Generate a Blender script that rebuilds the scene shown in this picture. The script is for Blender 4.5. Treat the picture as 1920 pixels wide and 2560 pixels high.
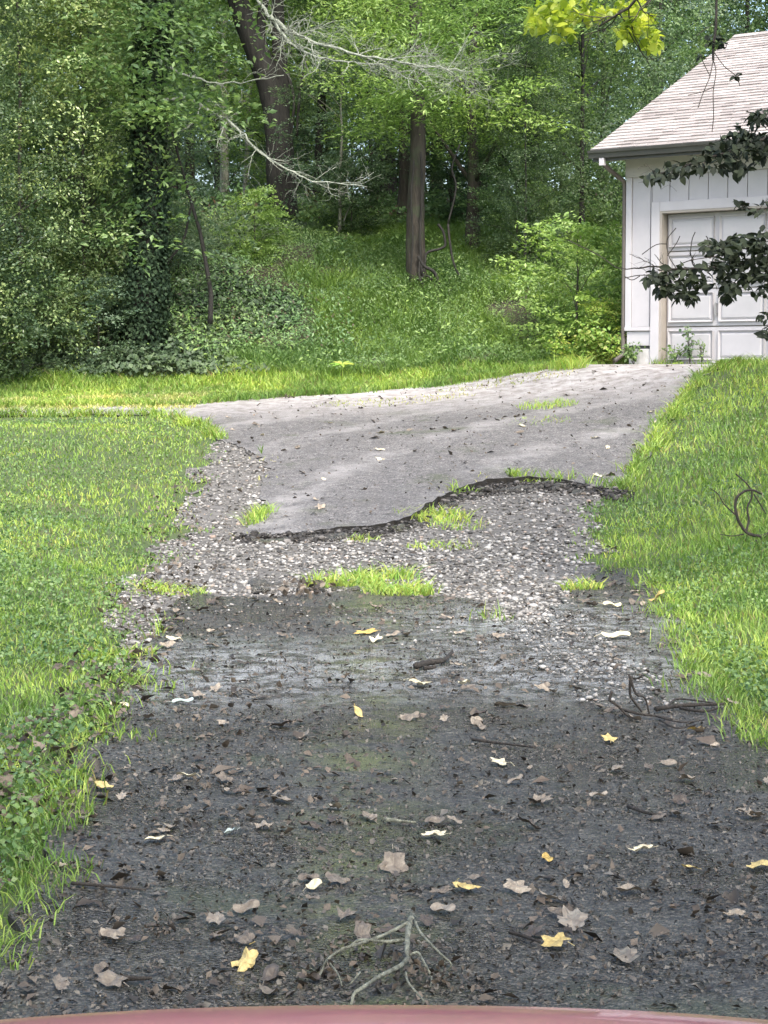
import bpy, math, random
import numpy as np
from mathutils import Vector, Matrix
from mathutils.geometry import delaunay_2d_cdt

for o in list(bpy.data.objects): bpy.data.objects.remove(o)
S = bpy.context.scene
COL = S.collection
R = math.radians
rng = np.random.default_rng(7)
random.seed(7)

# ------------------------------------------------------------------ camera, sky, sun, exposure
FPX, CX, CY, HY, CAMZ = 4600.0, 960.0, 1280.0, 930.0, 1.55
PITCH = math.atan((CY - HY) / FPX)
cam = bpy.data.cameras.new('camera'); camo = bpy.data.objects.new('camera', cam); COL.objects.link(camo)
camo.location = (0, 0, CAMZ); camo.rotation_euler = (math.pi/2 - PITCH, 0, 0)
cam.sensor_fit = 'VERTICAL'; cam.sensor_height = 24; cam.lens = 24 * FPX / 2560
cam.clip_start = 0.05; cam.clip_end = 2000
S.camera = camo
w = bpy.data.worlds.new('World'); S.world = w; w.use_nodes = True
nt = w.node_tree; bg = nt.nodes['Background']
sky = nt.nodes.new('ShaderNodeTexSky'); sky.sky_type = 'NISHITA'; sky.sun_disc = False
SUN_EL, SUN_AZ = R(52), R(166)
sky.sun_elevation = SUN_EL; sky.sun_rotation = SUN_AZ
sky.air_density = 1.0; sky.dust_density = 4.0; sky.ozone_density = 1.0
nt.links.new(sky.outputs[0], bg.inputs[0]); bg.inputs[1].default_value = 0.15
sun = bpy.data.lights.new('sun', 'SUN'); suno = bpy.data.objects.new('sun', sun); COL.objects.link(suno)
sun.energy = 1.5; sun.angle = R(16); sun.color = (1, .96, .88)
sd = Vector((math.sin(SUN_AZ)*math.cos(SUN_EL), math.cos(SUN_AZ)*math.cos(SUN_EL), math.sin(SUN_EL)))
suno.rotation_euler = sd.to_track_quat('Z', 'Y').to_euler()
S.view_settings.view_transform = 'Standard'; S.view_settings.look = 'None'
S.view_settings.exposure = 1.75; S.view_settings.gamma = 1; S.view_settings.use_curve_mapping = False
S.render.engine = 'CYCLES'
try:
    S.cycles.max_bounces = 6; S.cycles.transparent_max_bounces = 6
except Exception: pass

# ------------------------------------------------------------------ helpers
_tab = np.random.default_rng(3).random((256, 256))
def vnoise(x, y, s=1.0):
    x = np.asarray(x, float)/s + 37.3; y = np.asarray(y, float)/s + 11.7
    xi = np.floor(x).astype(int); yi = np.floor(y).astype(int); fx = x-xi; fy = y-yi
    fx = fx*fx*(3-2*fx); fy = fy*fy*(3-2*fy)
    a = _tab[xi % 256, yi % 256]; b = _tab[(xi+1) % 256, yi % 256]; c = _tab[xi % 256, (yi+1) % 256]; d = _tab[(xi+1) % 256, (yi+1) % 256]
    return (a*(1-fx)+b*fx)*(1-fy)+(c*(1-fx)+d*fx)*fy
def fnoise(x, y, s): return (vnoise(x, y, s)*.6+vnoise(y, x, s*.47)*.28+vnoise(x, y, s*.21)*.12)
def sst(a, b, x):
    t = np.clip((x-a)/(b-a), 0, 1); return t*t*(3-2*t)

G_O = np.array((3.6, 27.6)); G_T = R(-35); G_Z = 1.66
def to_garage(x, y):
    dx = x-G_O[0]; dy = y-G_O[1]; c, s = math.cos(G_T), math.sin(G_T)
    return dx*c+dy*s, -dx*s+dy*c
PY = [-400, 0, 12, 14, 16, 18, 20, 22, 24, 26, 27.5, 28.6, 30, 32, 34, 36, 38, 42, 47, 60, 80, 600]
PZ = [0, 0, 0, .03, .10, .28, .50, .75, .97, 1.18, 1.30, 1.42, 1.95, 2.95, 3.75, 4.3, 4.75, 5.2, 5.55, 6.3, 7.0, 20]
RE_Y = [0, 10.6, 14, 16, 20.3, 24, 26.8, 30]; RE_X = [1.75, 1.77, 2.0, 1.9, 2.8, 3.85, 4.7, 5.5]
LE_Y = [0, 8.4, 13, 17, 21.7, 24, 26]; LE_X = [-1.25, -1.26, -1.36, -1.9, -1.9, -2.9, -9]
def tz(x, y):
    x = np.asarray(x, float); y = np.asarray(y, float)
    # smoothed profile
    z = (np.interp(y-.5, PY, PZ)+np.interp(y, PY, PZ)*2+np.interp(y+.5, PY, PZ))/4
    T = sst(13, 26, y)*np.exp(-np.clip(y-30, 0, 99)/12)
    xc = np.clip(x, -12, 12)
    z = z + T*np.where(xc > 0, .09*xc, .03*xc)
    re = np.interp(y, RE_Y, RE_X)
    z = z + .42*sst(0.1, 2.6, x-re)*sst(11, 17, y)*(1-sst(28, 33, y)) + .06*sst(0, .6, x-re)*(1-sst(11, 17, y))
    le = np.interp(y, LE_Y, LE_X)
    z = z + .14*sst(0.05, 1.6, le-x)*sst(3, 9, y)*(1-sst(22, 25.5, y))
    off = sst(0, .5, x-re)+sst(0, .5, le-x)+sst(28, 30, y); off = np.clip(off, 0, 1)
    z = z + (fnoise(x, y, 1.7)-.5)*.14*off + (fnoise(x+9, y, 6)-.5)*.6*sst(29, 33, y)
    gx, gy = to_garage(x, y)
    d = np.hypot(np.maximum(np.maximum(-gx, gx-9), 0), np.maximum(np.maximum(-gy, gy-9), 0))
    wgt = 1-sst(.3, 3.0, d)
    return z*(1-wgt)+(G_Z-.02)*wgt
def tz1(x, y): return float(tz(x, y))

def ray(px, py):
    f = Vector((0, math.cos(PITCH), -math.sin(PITCH))); u = Vector((0, math.sin(PITCH), math.cos(PITCH)))
    return f + Vector((1, 0, 0))*((px-CX)/FPX) + u*((CY-py)/FPX)
def at(px, py, Y):
    d = ray(px, py); return Vector((0, 0, CAMZ)) + d*(Y/d.y)
def at_z(px, py, z):
    d = ray(px, py); return Vector((0, 0, CAMZ)) + d*((z-CAMZ)/d.z)
def gnd(px, py, lo=3.0, hi=70):
    d = ray(px, py); Ys = np.arange(lo, hi, .02)
    X = d.x/d.y*Ys; Z = CAMZ + d.z/d.y*Ys
    h = tz(X, Ys); k = np.argmax(Z <= h)
    return Vector((X[k], Ys[k], h[k]))
def proj(p):
    """world -> photo pixel (numpy Nx3)"""
    x = p[:, 0]; y = p[:, 1]; z = p[:, 2]-CAMZ
    dep = y*math.cos(PITCH)-z*math.sin(PITCH); up = y*math.sin(PITCH)+z*math.cos(PITCH)
    dep = np.maximum(dep, .01)
    return CX+FPX*x/dep, CY-FPX*up/dep

def tag(o, label=None, cat=None, group=None, kind=None):
    if label: o['label'] = label
    if cat: o['category'] = cat
    if group: o['group'] = group
    if kind: o['kind'] = kind
    return o
def empty(name, loc, rz=0):
    o = bpy.data.objects.new(name, None); COL.objects.link(o); o.location = loc; o.rotation_euler = (0, 0, rz); o.empty_display_size = .2
    return o
def link_mesh(name, me, mat=None, parent=None):
    o = bpy.data.objects.new(name, me); COL.objects.link(o)
    if mat is not None and len(me.materials) == 0: me.materials.append(mat)
    if parent is not None: o.parent = parent
    return o
def np_mesh(name, V, F, smooth=False):
    """F: (n,k) int array, constant k"""
    V = np.asarray(V, np.float32).reshape(-1, 3); F = np.asarray(F, np.int32); n, k = F.shape
    me = bpy.data.meshes.new(name)
    me.vertices.add(len(V)); me.vertices.foreach_set('co', V.ravel())
    me.loops.add(n*k); me.loops.foreach_set('vertex_index', F.ravel())
    me.polygons.add(n); me.polygons.foreach_set('loop_start', np.arange(0, n*k, k, dtype=np.int32))
    try: me.polygons.foreach_set('loop_total', np.full(n, k, np.int32))
    except Exception: pass
    me.update(calc_edges=True)
    if smooth: me.polygons.foreach_set('use_smooth', np.ones(n, bool))
    return me
class MB:
    def __init__(s): s.v = []; s.f = []
    def box(s, a, b, M=None):
        i = len(s.v); x0, y0, z0 = a; x1, y1, z1 = b
        p = [(x0,y0,z0),(x1,y0,z0),(x1,y1,z0),(x0,y1,z0),(x0,y0,z1),(x1,y0,z1),(x1,y1,z1),(x0,y1,z1)]
        if M is not None: p = [tuple(M @ Vector(q)) for q in p]
        s.v += p
        s.f += [tuple(i+k for k in q) for q in ((0,3,2,1),(4,5,6,7),(0,1,5,4),(1,2,6,5),(2,3,7,6),(3,0,4,7))]
        return s
    def poly(s, pts, faces):
        i = len(s.v); s.v += [tuple(p) for p in pts]; s.f += [tuple(i+k for k in f) for f in faces]; return s
    def tube(s, pts, rad, n=6, wob=0):
        pts = [Vector(p) for p in pts]; m = len(pts); i0 = len(s.v)
        if not hasattr(rad, '__len__'): rad = [rad]*m
        prev = None
        for k, p in enumerate(pts):
            d = (pts[min(k+1, m-1)]-pts[max(k-1, 0)]).normalized()
            if prev is None: a = d.orthogonal().normalized()
            else: a = (prev - d*prev.dot(d)).normalized()
            prev = a; b = d.cross(a)
            for j in range(n):
                t = 2*math.pi*j/n; r = rad[k]*(1+wob*(random.random()-.5))
                s.v.append(tuple(p + a*(r*math.cos(t)) + b*(r*math.sin(t))))
        for k in range(m-1):
            for j in range(n):
                s.f.append((i0+k*n+j, i0+k*n+(j+1) % n, i0+(k+1)*n+(j+1) % n, i0+(k+1)*n+j))
        s.f.append(tuple(i0+j for j in reversed(range(n)))); s.f.append(tuple(i0+(m-1)*n+j for j in range(n)))
        return s
    def mesh(s, name, smooth=False):
        me = bpy.data.meshes.new(name); me.from_pydata(s.v, [], s.f); me.update()
        if smooth: me.polygons.foreach_set('use_smooth', np.ones(len(me.polygons), bool))
        return me
    def build(s, name, mat, parent=None, smooth=False, bevel=0):
        o = link_mesh(name, s.mesh(name, smooth), mat, parent)
        if bevel:
            b = o.modifiers.new('b', 'BEVEL'); b.width = bevel; b.segments = 2; b.limit_method = 'ANGLE'
        return o
def smoothline(pts, n=5):
    """Catmull-Rom through points"""
    P = [Vector(p) for p in pts]; P = [P[0]*2-P[1]]+P+[P[-1]*2-P[-2]]; out = []
    for i in range(1, len(P)-2):
        for k in range(n):
            t = k/n; a, b, c, d = P[i-1:i+3]
            out.append(.5*((2*b)+(c-a)*t+(2*a-5*b+4*c-d)*t*t+(3*b-a-3*c+d)*t**3))
    out.append(P[-2]); return out

# ------------------------------------------------------------------ materials
def newmat(name):
    m = bpy.data.materials.new(name); m.use_nodes = True; n = m.node_tree
    return m, n, n.nodes['Principled BSDF'], n.nodes['Material Output']
def N(n, t, **k):
    x = n.nodes.new(t)
    for a, b in k.items():
        if a == 'inp':
            for q, v in b.items(): x.inputs[q].default_value = v
        else: setattr(x, a, b)
    return x
def ramp(n, stops, src):
    r = n.nodes.new('ShaderNodeValToRGB'); e = r.color_ramp.elements
    while len(e) > 1: e.remove(e[-1])
    e[0].position = stops[0][0]; e[0].color = (*stops[0][1], 1)
    for p, c in stops[1:]:
        q = e.new(p); q.color = (*c, 1)
    n.links.new(src, r.inputs[0]); return r.outputs[0]
def noise(n, scale, detail=4, rough=.55, coord=None):
    x = n.nodes.new('ShaderNodeTexNoise'); x.inputs['Scale'].default_value = scale; x.inputs['Detail'].default_value = detail; x.inputs['Roughness'].default_value = rough
    if coord is not None: n.links.new(coord, x.inputs['Vector'])
    return x.outputs[0]
def pos(n): return n.nodes.new('ShaderNodeNewGeometry').outputs['Position']
def mixc(n, f, a, b, mode='MIX'):
    x = n.nodes.new('ShaderNodeMix'); x.data_type = 'RGBA'; x.blend_type = mode
    for s, v in ((x.inputs[0], f), (x.inputs[6], a), (x.inputs[7], b)):
        if hasattr(v, 'is_linked') or hasattr(v, 'links'): n.links.new(v, s)
        elif isinstance(v, tuple): s.default_value = (*v, 1)
        else: s.default_value = v
    return x.outputs[2]
def bump(n, h, bsdf, strength=.3, dist=.01):
    b = n.nodes.new('ShaderNodeBump'); b.inputs['Strength'].default_value = strength; b.inputs['Distance'].default_value = dist
    n.links.new(h, b.inputs['Height']); n.links.new(b.outputs[0], bsdf.inputs['Normal'])
LB = 2.1
def leafmat(name, c0, c1, c2, rough=.42, spec=.45, trans=.42, patch=2.2, brown=None):
    m, n, p, out = newmat(name); c0, c1, c2 = [tuple(min(.5, v*LB*(1.08 if i == 0 else 1)) for i, v in enumerate(c)) for c in (c0, c1, c2)]
    g = n.nodes.new('ShaderNodeNewGeometry')
    stops = [(0, c0), (.5, c1), (1, c2)]
    if brown: stops = [(0, brown), (.07, brown), (.1, c0), (.55, c1), (1, c2)]
    c = ramp(n, stops, g.outputs['Random Per Island'])
    nz = noise(n, 1/patch, 3, .6, pos(n))
    tint = ramp(n, [(.3, (.70, .76, .9)), (.7, (1.25, 1.15, .98))], nz)
    c = mixc(n, 1.0, c, tint, 'MULTIPLY')
    if 'grass' in name: c = mixc(n, 1.0, c, ramp(n, [(.38, (.55, .66, .6)), (.6, (1.15, 1.1, 1.0))], noise(n, .55, 5, .65, pos(n))), 'MULTIPLY')
    n.links.new(c, p.inputs['Base Color']); p.inputs['Roughness'].default_value = rough
    p.inputs['Specular IOR Level'].default_value = spec
    tr = n.nodes.new('ShaderNodeBsdfTranslucent')
    c2_ = mixc(n, 1.0, c, (1.15, 1.2, .78), 'MULTIPLY'); n.links.new(c2_, tr.inputs[0])
    mx = n.nodes.new('ShaderNodeMixShader'); mx.inputs[0].default_value = trans
    n.links.new(p.outputs[0], mx.inputs[1]); n.links.new(tr.outputs[0], mx.inputs[2]); n.links.new(mx.outputs[0], out.inputs[0])
    return m
def barkmat(name, a, b, scale=14, moss=None):
    m, n, p, out = newmat(name)
    tc = n.nodes.new('ShaderNodeTexCoord'); mp = n.nodes.new('ShaderNodeMapping'); mp.inputs['Scale'].default_value = (1, 1, .22)
    n.links.new(tc.outputs['Object'], mp.inputs[0])
    nz = noise(n, scale, 6, .65, mp.outputs[0]); c = ramp(n, [(.35, a), (.65, b)], nz)
    if moss:
        c = mixc(n, ramp(n, [(.52, (0, 0, 0)), (.62, (1, 1, 1))], noise(n, 2.5, 4, .6, tc.outputs['Object'])), c, moss)
    n.links.new(c, p.inputs['Base Color']); p.inputs['Roughness'].default_value = .85
    bump(n, nz, p, .9, .04); return m
def plain(name, a, b=None, scale=6, rough=.6, bs=.2, bd=.003, spec=.5):
    m, n, p, out = newmat(name); b = b or a
    tc = n.nodes.new('ShaderNodeTexCoord'); nz = noise(n, scale, 6, .65, tc.outputs['Object'])
    n.links.new(ramp(n, [(.3, a), (.7, b)], nz), p.inputs['Base Color']); p.inputs['Roughness'].default_value = rough
    p.inputs['Specular IOR Level'].default_value = spec
    bump(n, noise(n, scale*8, 4, .6, tc.outputs['Object']), p, bs, bd); return m

M = {}
M['leaf_mid'] = leafmat('leaf_mid', (.036, .072, .028), (.062, .112, .042), (.105, .165, .065))
M['leaf_bright'] = leafmat('leaf_bright', (.065, .12, .035), (.105, .18, .05), (.16, .25, .08))
M['leaf_blue'] = leafmat('leaf_blue', (.036, .068, .042), (.062, .105, .062), (.11, .165, .105))
M['leaf_dark'] = leafmat('leaf_dark', (.022, .042, .022), (.038, .068, .034), (.065, .105, .05))
M['leaf_glossy'] = leafmat('leaf_glossy', (.05, .085, .034), (.09, .14, .048), (.16, .21, .09), rough=.25, trans=.25)
M['leaf_yellow'] = leafmat('leaf_yellow', (.085, .135, .012), (.145, .195, .02), (.20, .245, .03), trans=.5)
M['leaf_shade'] = leafmat('leaf_shade', (.004, .007, .004), (.008, .013, .007), (.014, .022, .011), rough=.85, trans=.05)  # silhouette shade of the near boughs put into the leaf colour
M['ivy'] = leafmat('ivy', (.014, .027, .014), (.024, .045, .022), (.045, .075, .035), rough=.6, trans=.15)
M['ivy_dark'] = leafmat('ivy_dark', (.007, .014, .008), (.014, .027, .014), (.03, .05, .025), rough=.7, trans=.1, spec=.1)
M['cover'] = leafmat('cover', (.035, .075, .028), (.06, .12, .04), (.10, .17, .065), trans=.3, brown=(.10, .07, .045))
M['cover_fine'] = leafmat('cover_fine', (.035, .075, .026), (.058, .108, .034), (.09, .15, .05), trans=.3)
M['grass'] = leafmat('grass', (.065, .125, .026), (.115, .20, .038), (.18, .28, .06), rough=.5, trans=.35, patch=.8, brown=(.26, .23, .10))
M['bank_grass'] = leafmat('bank_grass', (.045, .095, .025), (.075, .135, .035), (.11, .18, .05), rough=.5, trans=.35, patch=1.6)
M['grass_dry'] = leafmat('grass_dry', (.16, .20, .05), (.24, .26, .08), (.3, .28, .12), rough=.6, trans=.3, patch=.6, brown=(.32, .24, .14))
M['weed'] = leafmat('weed', (.10, .20, .04), (.16, .30, .05), (.22, .38, .07), patch=.7)
M['bark_dark'] = barkmat('bark_dark', (.008, .0075, .007), (.028, .026, .023))
M['bark_brown'] = barkmat('bark_brown', (.018, .015, .012), (.062, .053, .042), moss=(.04, .05, .028))
M['bark_pale'] = barkmat('bark_pale', (.14, .14, .11), (.34, .34, .28))
M['lichen'] = barkmat('lichen', (.15, .165, .13), (.36, .39, .33), 30)
M['twig'] = barkmat('twig', (.018, .015, .012), (.05, .042, .035), 30)
M['stick'] = barkmat('stick', (.10, .10, .075), (.34, .35, .27), 40)
M['white'] = plain('white', (.42, .405, .425), (.47, .455, .475), 3, .5, .1, .001)
M['trim'] = plain('trim', (.44, .425, .445), (.50, .485, .505), 2, .45, .1, .001)
M['doorw'] = plain('doorw', (.40, .39, .405), (.45, .44, .455), 2.5, .45, .1, .001)
M['jamb'] = plain('jamb', (.30, .27, .24), (.38, .34, .30), 3, .6)
M['stucco'] = plain('stucco', (.42, .42, .42), (.58, .57, .57), 9, .9, .8, .01)
M['gutter'] = plain('gutter', (.05, .052, .05), (.08, .08, .075), 3, .4)
M['spout'] = plain('spout', (.10, .085, .075), (.15, .13, .12), 3, .5)
M['metal'] = plain('metal', (.2, .2, .2), (.3, .3, .3), 3, .35)
M['soil'] = None

def groundmat():
    m, n, p, out = newmat('ground'); P = pos(n)
    a = ramp(n, [(.35, (.045, .075, .022)), (.6, (.075, .10, .035)), (.75, (.07, .055, .035))], noise(n, 1.3, 6, .6, P))
    b = ramp(n, [(.3, (.02, .018, .013)), (.7, (.06, .05, .035))], noise(n, 3.5, 6, .6, P))
    sx = n.nodes.new('ShaderNodeSeparateXYZ'); n.links.new(P, sx.inputs[0])
    mr = N(n, 'ShaderNodeMapRange', inp={'From Min': 28, 'From Max': 31}); n.links.new(sx.outputs[1], mr.inputs[0])
    n.links.new(mixc(n, mr.outputs[0], a, b), p.inputs['Base Color']); p.inputs['Roughness'].default_value = .95
    bump(n, noise(n, 25, 5, .7, P), p, .8, .04); return m
def asphaltmat(name, base, pale, wet=True, upper=False, low=False):
    m, n, p, out = newmat(name); P = pos(n)
    fine = noise(n, 55, 6, .85, P); mid = noise(n, 9, 6, .75, P); big = noise(n, .55, 4, .55, P); patch = noise(n, 1.3, 5, .6, P)
    c = ramp(n, [(.3, tuple(v*.45 for v in base)), (.5, base), (.72, pale)], fine)
    c = mixc(n, 1.0, c, ramp(n, [(.3, (.55, .55, .55)), (.7, (1.4, 1.4, 1.4))], mid), 'MULTIPLY')
    vo = n.nodes.new('ShaderNodeTexVoronoi'); vo.inputs['Scale'].default_value = 95; n.links.new(P, vo.inputs['Vector'])
    vb = n.nodes.new('ShaderNodeSeparateColor'); n.links.new(vo.outputs['Color'], vb.inputs[0])
    c = mixc(n, 1.0, c, ramp(n, [(0, (.45, .45, .45)), (.6, (1, 1, 1)), (1, (2.1, 2.05, 2.0))], vb.outputs[0]), 'MULTIPLY')
    # organic crumbs and dust with a shape of its own
    crumb = ramp(n, [(.56, (0, 0, 0)), (.66, (.75, .75, .75))], noise(n, 34, 6, .75, P))
    c = mixc(n, crumb, c, (.045, .038, .030))
    moss = ramp(n, [(.58, (0, 0, 0)), (.70, (.6, .6, .6))], patch)
    c = mixc(n, moss, c, (.06, .075, .03))
    if upper:
        sx = n.nodes.new('ShaderNodeSeparateXYZ'); n.links.new(P, sx.inputs[0])
        # pale band along the far side of the yard
        ma = N(n, 'ShaderNodeMath', operation='MULTIPLY_ADD', inp={1: .12}); n.links.new(sx.outputs[0], ma.inputs[0]); n.links.new(sx.outputs[1], ma.inputs[2])
        mb = N(n, 'ShaderNodeMath', operation='MULTIPLY_ADD', inp={1: 1.6}); n.links.new(big, mb.inputs[0]); n.links.new(ma.outputs[0], mb.inputs[2])
        mr = N(n, 'ShaderNodeMapRange', inp={'From Min': 24.2, 'From Max': 27.2}); n.links.new(mb.outputs[0], mr.inputs[0])
        pc = ramp(n, [(.35, (.22, .19, .17)), (.6, (.50, .48, .47))], noise(n, 6, 6, .7, P))
        v = N(n, 'ShaderNodeVectorMath', operation='DISTANCE'); v.inputs[1].default_value = (7.2, 16.5, .5); n.links.new(P, v.inputs[0])
        wv = N(n, 'ShaderNodeMath', operation='MULTIPLY', inp={1: 4.0}); n.links.new(v.outputs['Value'], wv.inputs[0])
        sn = N(n, 'ShaderNodeMath', operation='SINE'); n.links.new(wv.outputs[0], sn.inputs[0])
        ms = N(n, 'ShaderNodeMath', operation='MULTIPLY'); n.links.new(ramp(n, [(.2, (0, 0, 0)), (1, (1, 1, 1))], sn.outputs[0]), ms.inputs[0]); n.links.new(ramp(n, [(.42, (0, 0, 0)), (.62, (.55, .55, .55))], noise(n, 1.6, 6, .7, P)), ms.inputs[1])
        c = mixc(n, ms.outputs[0], c, (.36, .345, .335))   # tyre-polished arcs
        c = mixc(n, ramp(n, [(.55, (0, 0, 0)), (.7, (.5, .5, .5))], noise(n, .9, 6, .7, P)), c, (.085, .08, .075))
        c = mixc(n, mr.outputs[0], c, pc)
    if low:
        # mossy strip between the wheel tracks
        sx = n.nodes.new('ShaderNodeSeparateXYZ'); n.links.new(P, sx.inputs[0])
        m1 = N(n, 'ShaderNodeMath', operation='ADD', inp={1: .08}); n.links.new(sx.outputs[0], m1.inputs[0])
        m2 = N(n, 'ShaderNodeMath', operation='ABSOLUTE'); n.links.new(m1.outputs[0], m2.inputs[0])
        m3 = N(n, 'ShaderNodeMapRange', inp={'From Min': .32, 'From Max': .05}); n.links.new(m2.outputs[0], m3.inputs[0])
        m4 = N(n, 'ShaderNodeMath', operation='MULTIPLY'); n.links.new(m3.outputs[0], m4.inputs[0]); n.links.new(ramp(n, [(.45, (0, 0, 0)), (.6, (.8, .8, .8))], noise(n, 2.2, 6, .75, P)), m4.inputs[1])
        c = mixc(n, m4.outputs[0], c, (.11, .125, .04))
    n.links.new(c, p.inputs['Base Color'])
    if wet:
        sheen = None
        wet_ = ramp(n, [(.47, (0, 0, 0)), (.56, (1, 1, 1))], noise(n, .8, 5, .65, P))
        for (x, y, rad) in ((-.9, 9.3, 1.15), (.85, 9.4, 1.0), (.95, 11.2, 1.1)):   # wet sheen patches in the wheel tracks
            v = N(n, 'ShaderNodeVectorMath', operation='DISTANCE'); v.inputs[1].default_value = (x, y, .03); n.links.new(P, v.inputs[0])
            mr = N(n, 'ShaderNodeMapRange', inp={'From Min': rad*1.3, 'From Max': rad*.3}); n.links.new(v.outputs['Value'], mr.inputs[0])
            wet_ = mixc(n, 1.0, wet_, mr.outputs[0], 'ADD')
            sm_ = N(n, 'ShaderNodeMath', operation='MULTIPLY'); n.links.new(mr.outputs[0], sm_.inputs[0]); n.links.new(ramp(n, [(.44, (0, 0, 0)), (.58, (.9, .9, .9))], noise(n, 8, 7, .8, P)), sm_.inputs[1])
            c = mixc(n, sm_.outputs[0], c, (.38, .395, .40))   # wet sky reflection painted in as pale bluish colour
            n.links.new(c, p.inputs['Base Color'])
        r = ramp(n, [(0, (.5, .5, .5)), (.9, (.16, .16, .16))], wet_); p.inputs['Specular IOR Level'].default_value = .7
    else: r = ramp(n, [(.3, (.6, .6, .6)), (.7, (.8, .8, .8))], patch)
    n.links.new(r, p.inputs['Roughness'])
    b1 = n.nodes.new('ShaderNodeMath'); b1.operation = 'MULTIPLY_ADD'; b1.inputs[1].default_value = .35
    n.links.new(fine, b1.inputs[0]); b2 = N(n, 'ShaderNodeMath', operation='MULTIPLY_ADD', inp={1: -.9}); n.links.new(vo.outputs['Distance'], b2.inputs[0]); n.links.new(mid, b2.inputs[2]); n.links.new(b2.outputs[0], b1.inputs[2])
    bump(n, b1.outputs[0], p, .75, .018); return m
M['ground'] = groundmat()
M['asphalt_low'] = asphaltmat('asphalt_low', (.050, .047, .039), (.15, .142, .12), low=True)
M['asphalt_up'] = asphaltmat('asphalt_up', (.125, .12, .117), (.29, .28, .275), wet=False, upper=True)
M['broken_edge'] = plain('broken_edge', (.010, .009, .008), (.04, .036, .03), 14, .9, .9, .02)
M['gravel_bed'] = plain('gravel_bed', (.08, .075, .067), (.19, .18, .165), 12, .9, .9, .02)
def litter_(name, a, b):
    m, n, p, out = newmat(name); g = n.nodes.new('ShaderNodeNewGeometry')
    n.links.new(ramp(n, [(0, a), (.7, a), (1, b)], g.outputs['Random Per Island']), p.inputs['Base Color']); p.inputs['Roughness'].default_value = .8; return m
def stonemat():
    m, n, p, out = newmat('stone'); g = n.nodes.new('ShaderNodeNewGeometry')
    c = ramp(n, [(0, (.03, .028, .025)), (.3, (.14, .134, .122)), (.65, (.24, .23, .215)), (.92, (.38, .37, .35)), (1, (.24, .18, .14))], g.outputs['Random Per Island'])
    n.links.new(c, p.inputs['Base Color']); p.inputs['Roughness'].default_value = .6; return m
M['stone'] = stonemat()
M['rubble'] = litter_('rubble', (.02, .018, .016), (.16, .15, .14))
def shinglemat():
    m, n, p, out = newmat('shingle'); g = n.nodes.new('ShaderNodeNewGeometry')
    c = ramp(n, [(0, (.285, .26, .248)), (.5, (.34, .312, .298)), (1, (.40, .37, .355))], g.outputs['Random Per Island'])
    c = mixc(n, 1.0, c, ramp(n, [(.35, (.78, .76, .76)), (.7, (1.1, 1.1, 1.1))], noise(n, 1.2, 6, .7, pos(n))), 'MULTIPLY')
    c = mixc(n, 1.0, c, ramp(n, [(.3, (.7, .7, .7)), (.7, (1.15, 1.15, 1.15))], noise(n, 160, 2, .8, pos(n))), 'MULTIPLY')
    n.links.new(c, p.inputs['Base Color']); p.inputs['Roughness'].default_value = .85; return m
M['shingle'] = shinglemat()
def litter(name, a, b, rough=.6):
    m, n, p, out = newmat(name); g = n.nodes.new('ShaderNodeNewGeometry'); tc = n.nodes.new('ShaderNodeTexCoord')
    oi = n.nodes.new('ShaderNodeObjectInfo'); ad = N(n, 'ShaderNodeMath', operation='ADD'); n.links.new(g.outputs['Random Per Island'], ad.inputs[0]); n.links.new(oi.outputs['Random'], ad.inputs[1])
    fr = N(n, 'ShaderNodeMath', operation='FRACT'); n.links.new(ad.outputs[0], fr.inputs[0])
    c = ramp(n, [(0, a), (1, b)], fr.outputs[0])
    c = mixc(n, 1.0, c, ramp(n, [(.35, (.6, .55, .5)), (.65, (1.15, 1.15, 1.1))], noise(n, 5, 5, .7, tc.outputs['Object'])), 'MULTIPLY')
    n.links.new(c, p.inputs['Base Color']); p.inputs['Roughness'].default_value = rough; return m
M['leaf_fallen'] = litter('leaf_fallen', (.05, .038, .03), (.30, .26, .21), .5)
M['leaf_fallen_yellow'] = litter('leaf_fallen_yellow', (.45, .32, .09), (.58, .48, .22))
M['leaf_fallen_pale'] = litter('leaf_fallen_pale', (.50, .46, .32), (.65, .60, .45))
M['leaf_fallen_grey'] = litter('leaf_fallen_grey', (.38, .46, .44), (.5, .58, .56), .35)
M['grit'] = litter('grit', (.025, .022, .018), (.15, .14, .125), .6)
M['crumb'] = litter('crumb', (.02, .016, .012), (.16, .13, .10))

# ------------------------------------------------------------------ ground
gx = np.unique(np.concatenate([np.arange(-16, 18, .28), np.linspace(-300, -16, 30), np.linspace(18, 300, 30)]))
gy = np.unique(np.concatenate([np.arange(2, 42, .25), np.arange(42, 80, .8), np.linspace(-200, 2, 20), np.linspace(80, 500, 30)]))
XX, YY = np.meshgrid(gx, gy); ZZ = tz(XX, YY)
V = np.stack([XX, YY, ZZ], -1).reshape(-1, 3); nx = len(gx); ny = len(gy)
I = (np.arange(ny-1)[:, None]*nx+np.arange(nx-1)[None]).ravel()
go = link_mesh('ground', np_mesh('ground', V, np.stack([I, I+1, I+nx+1, I+nx], -1), True), M['ground']); tag(go, kind='structure')

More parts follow.
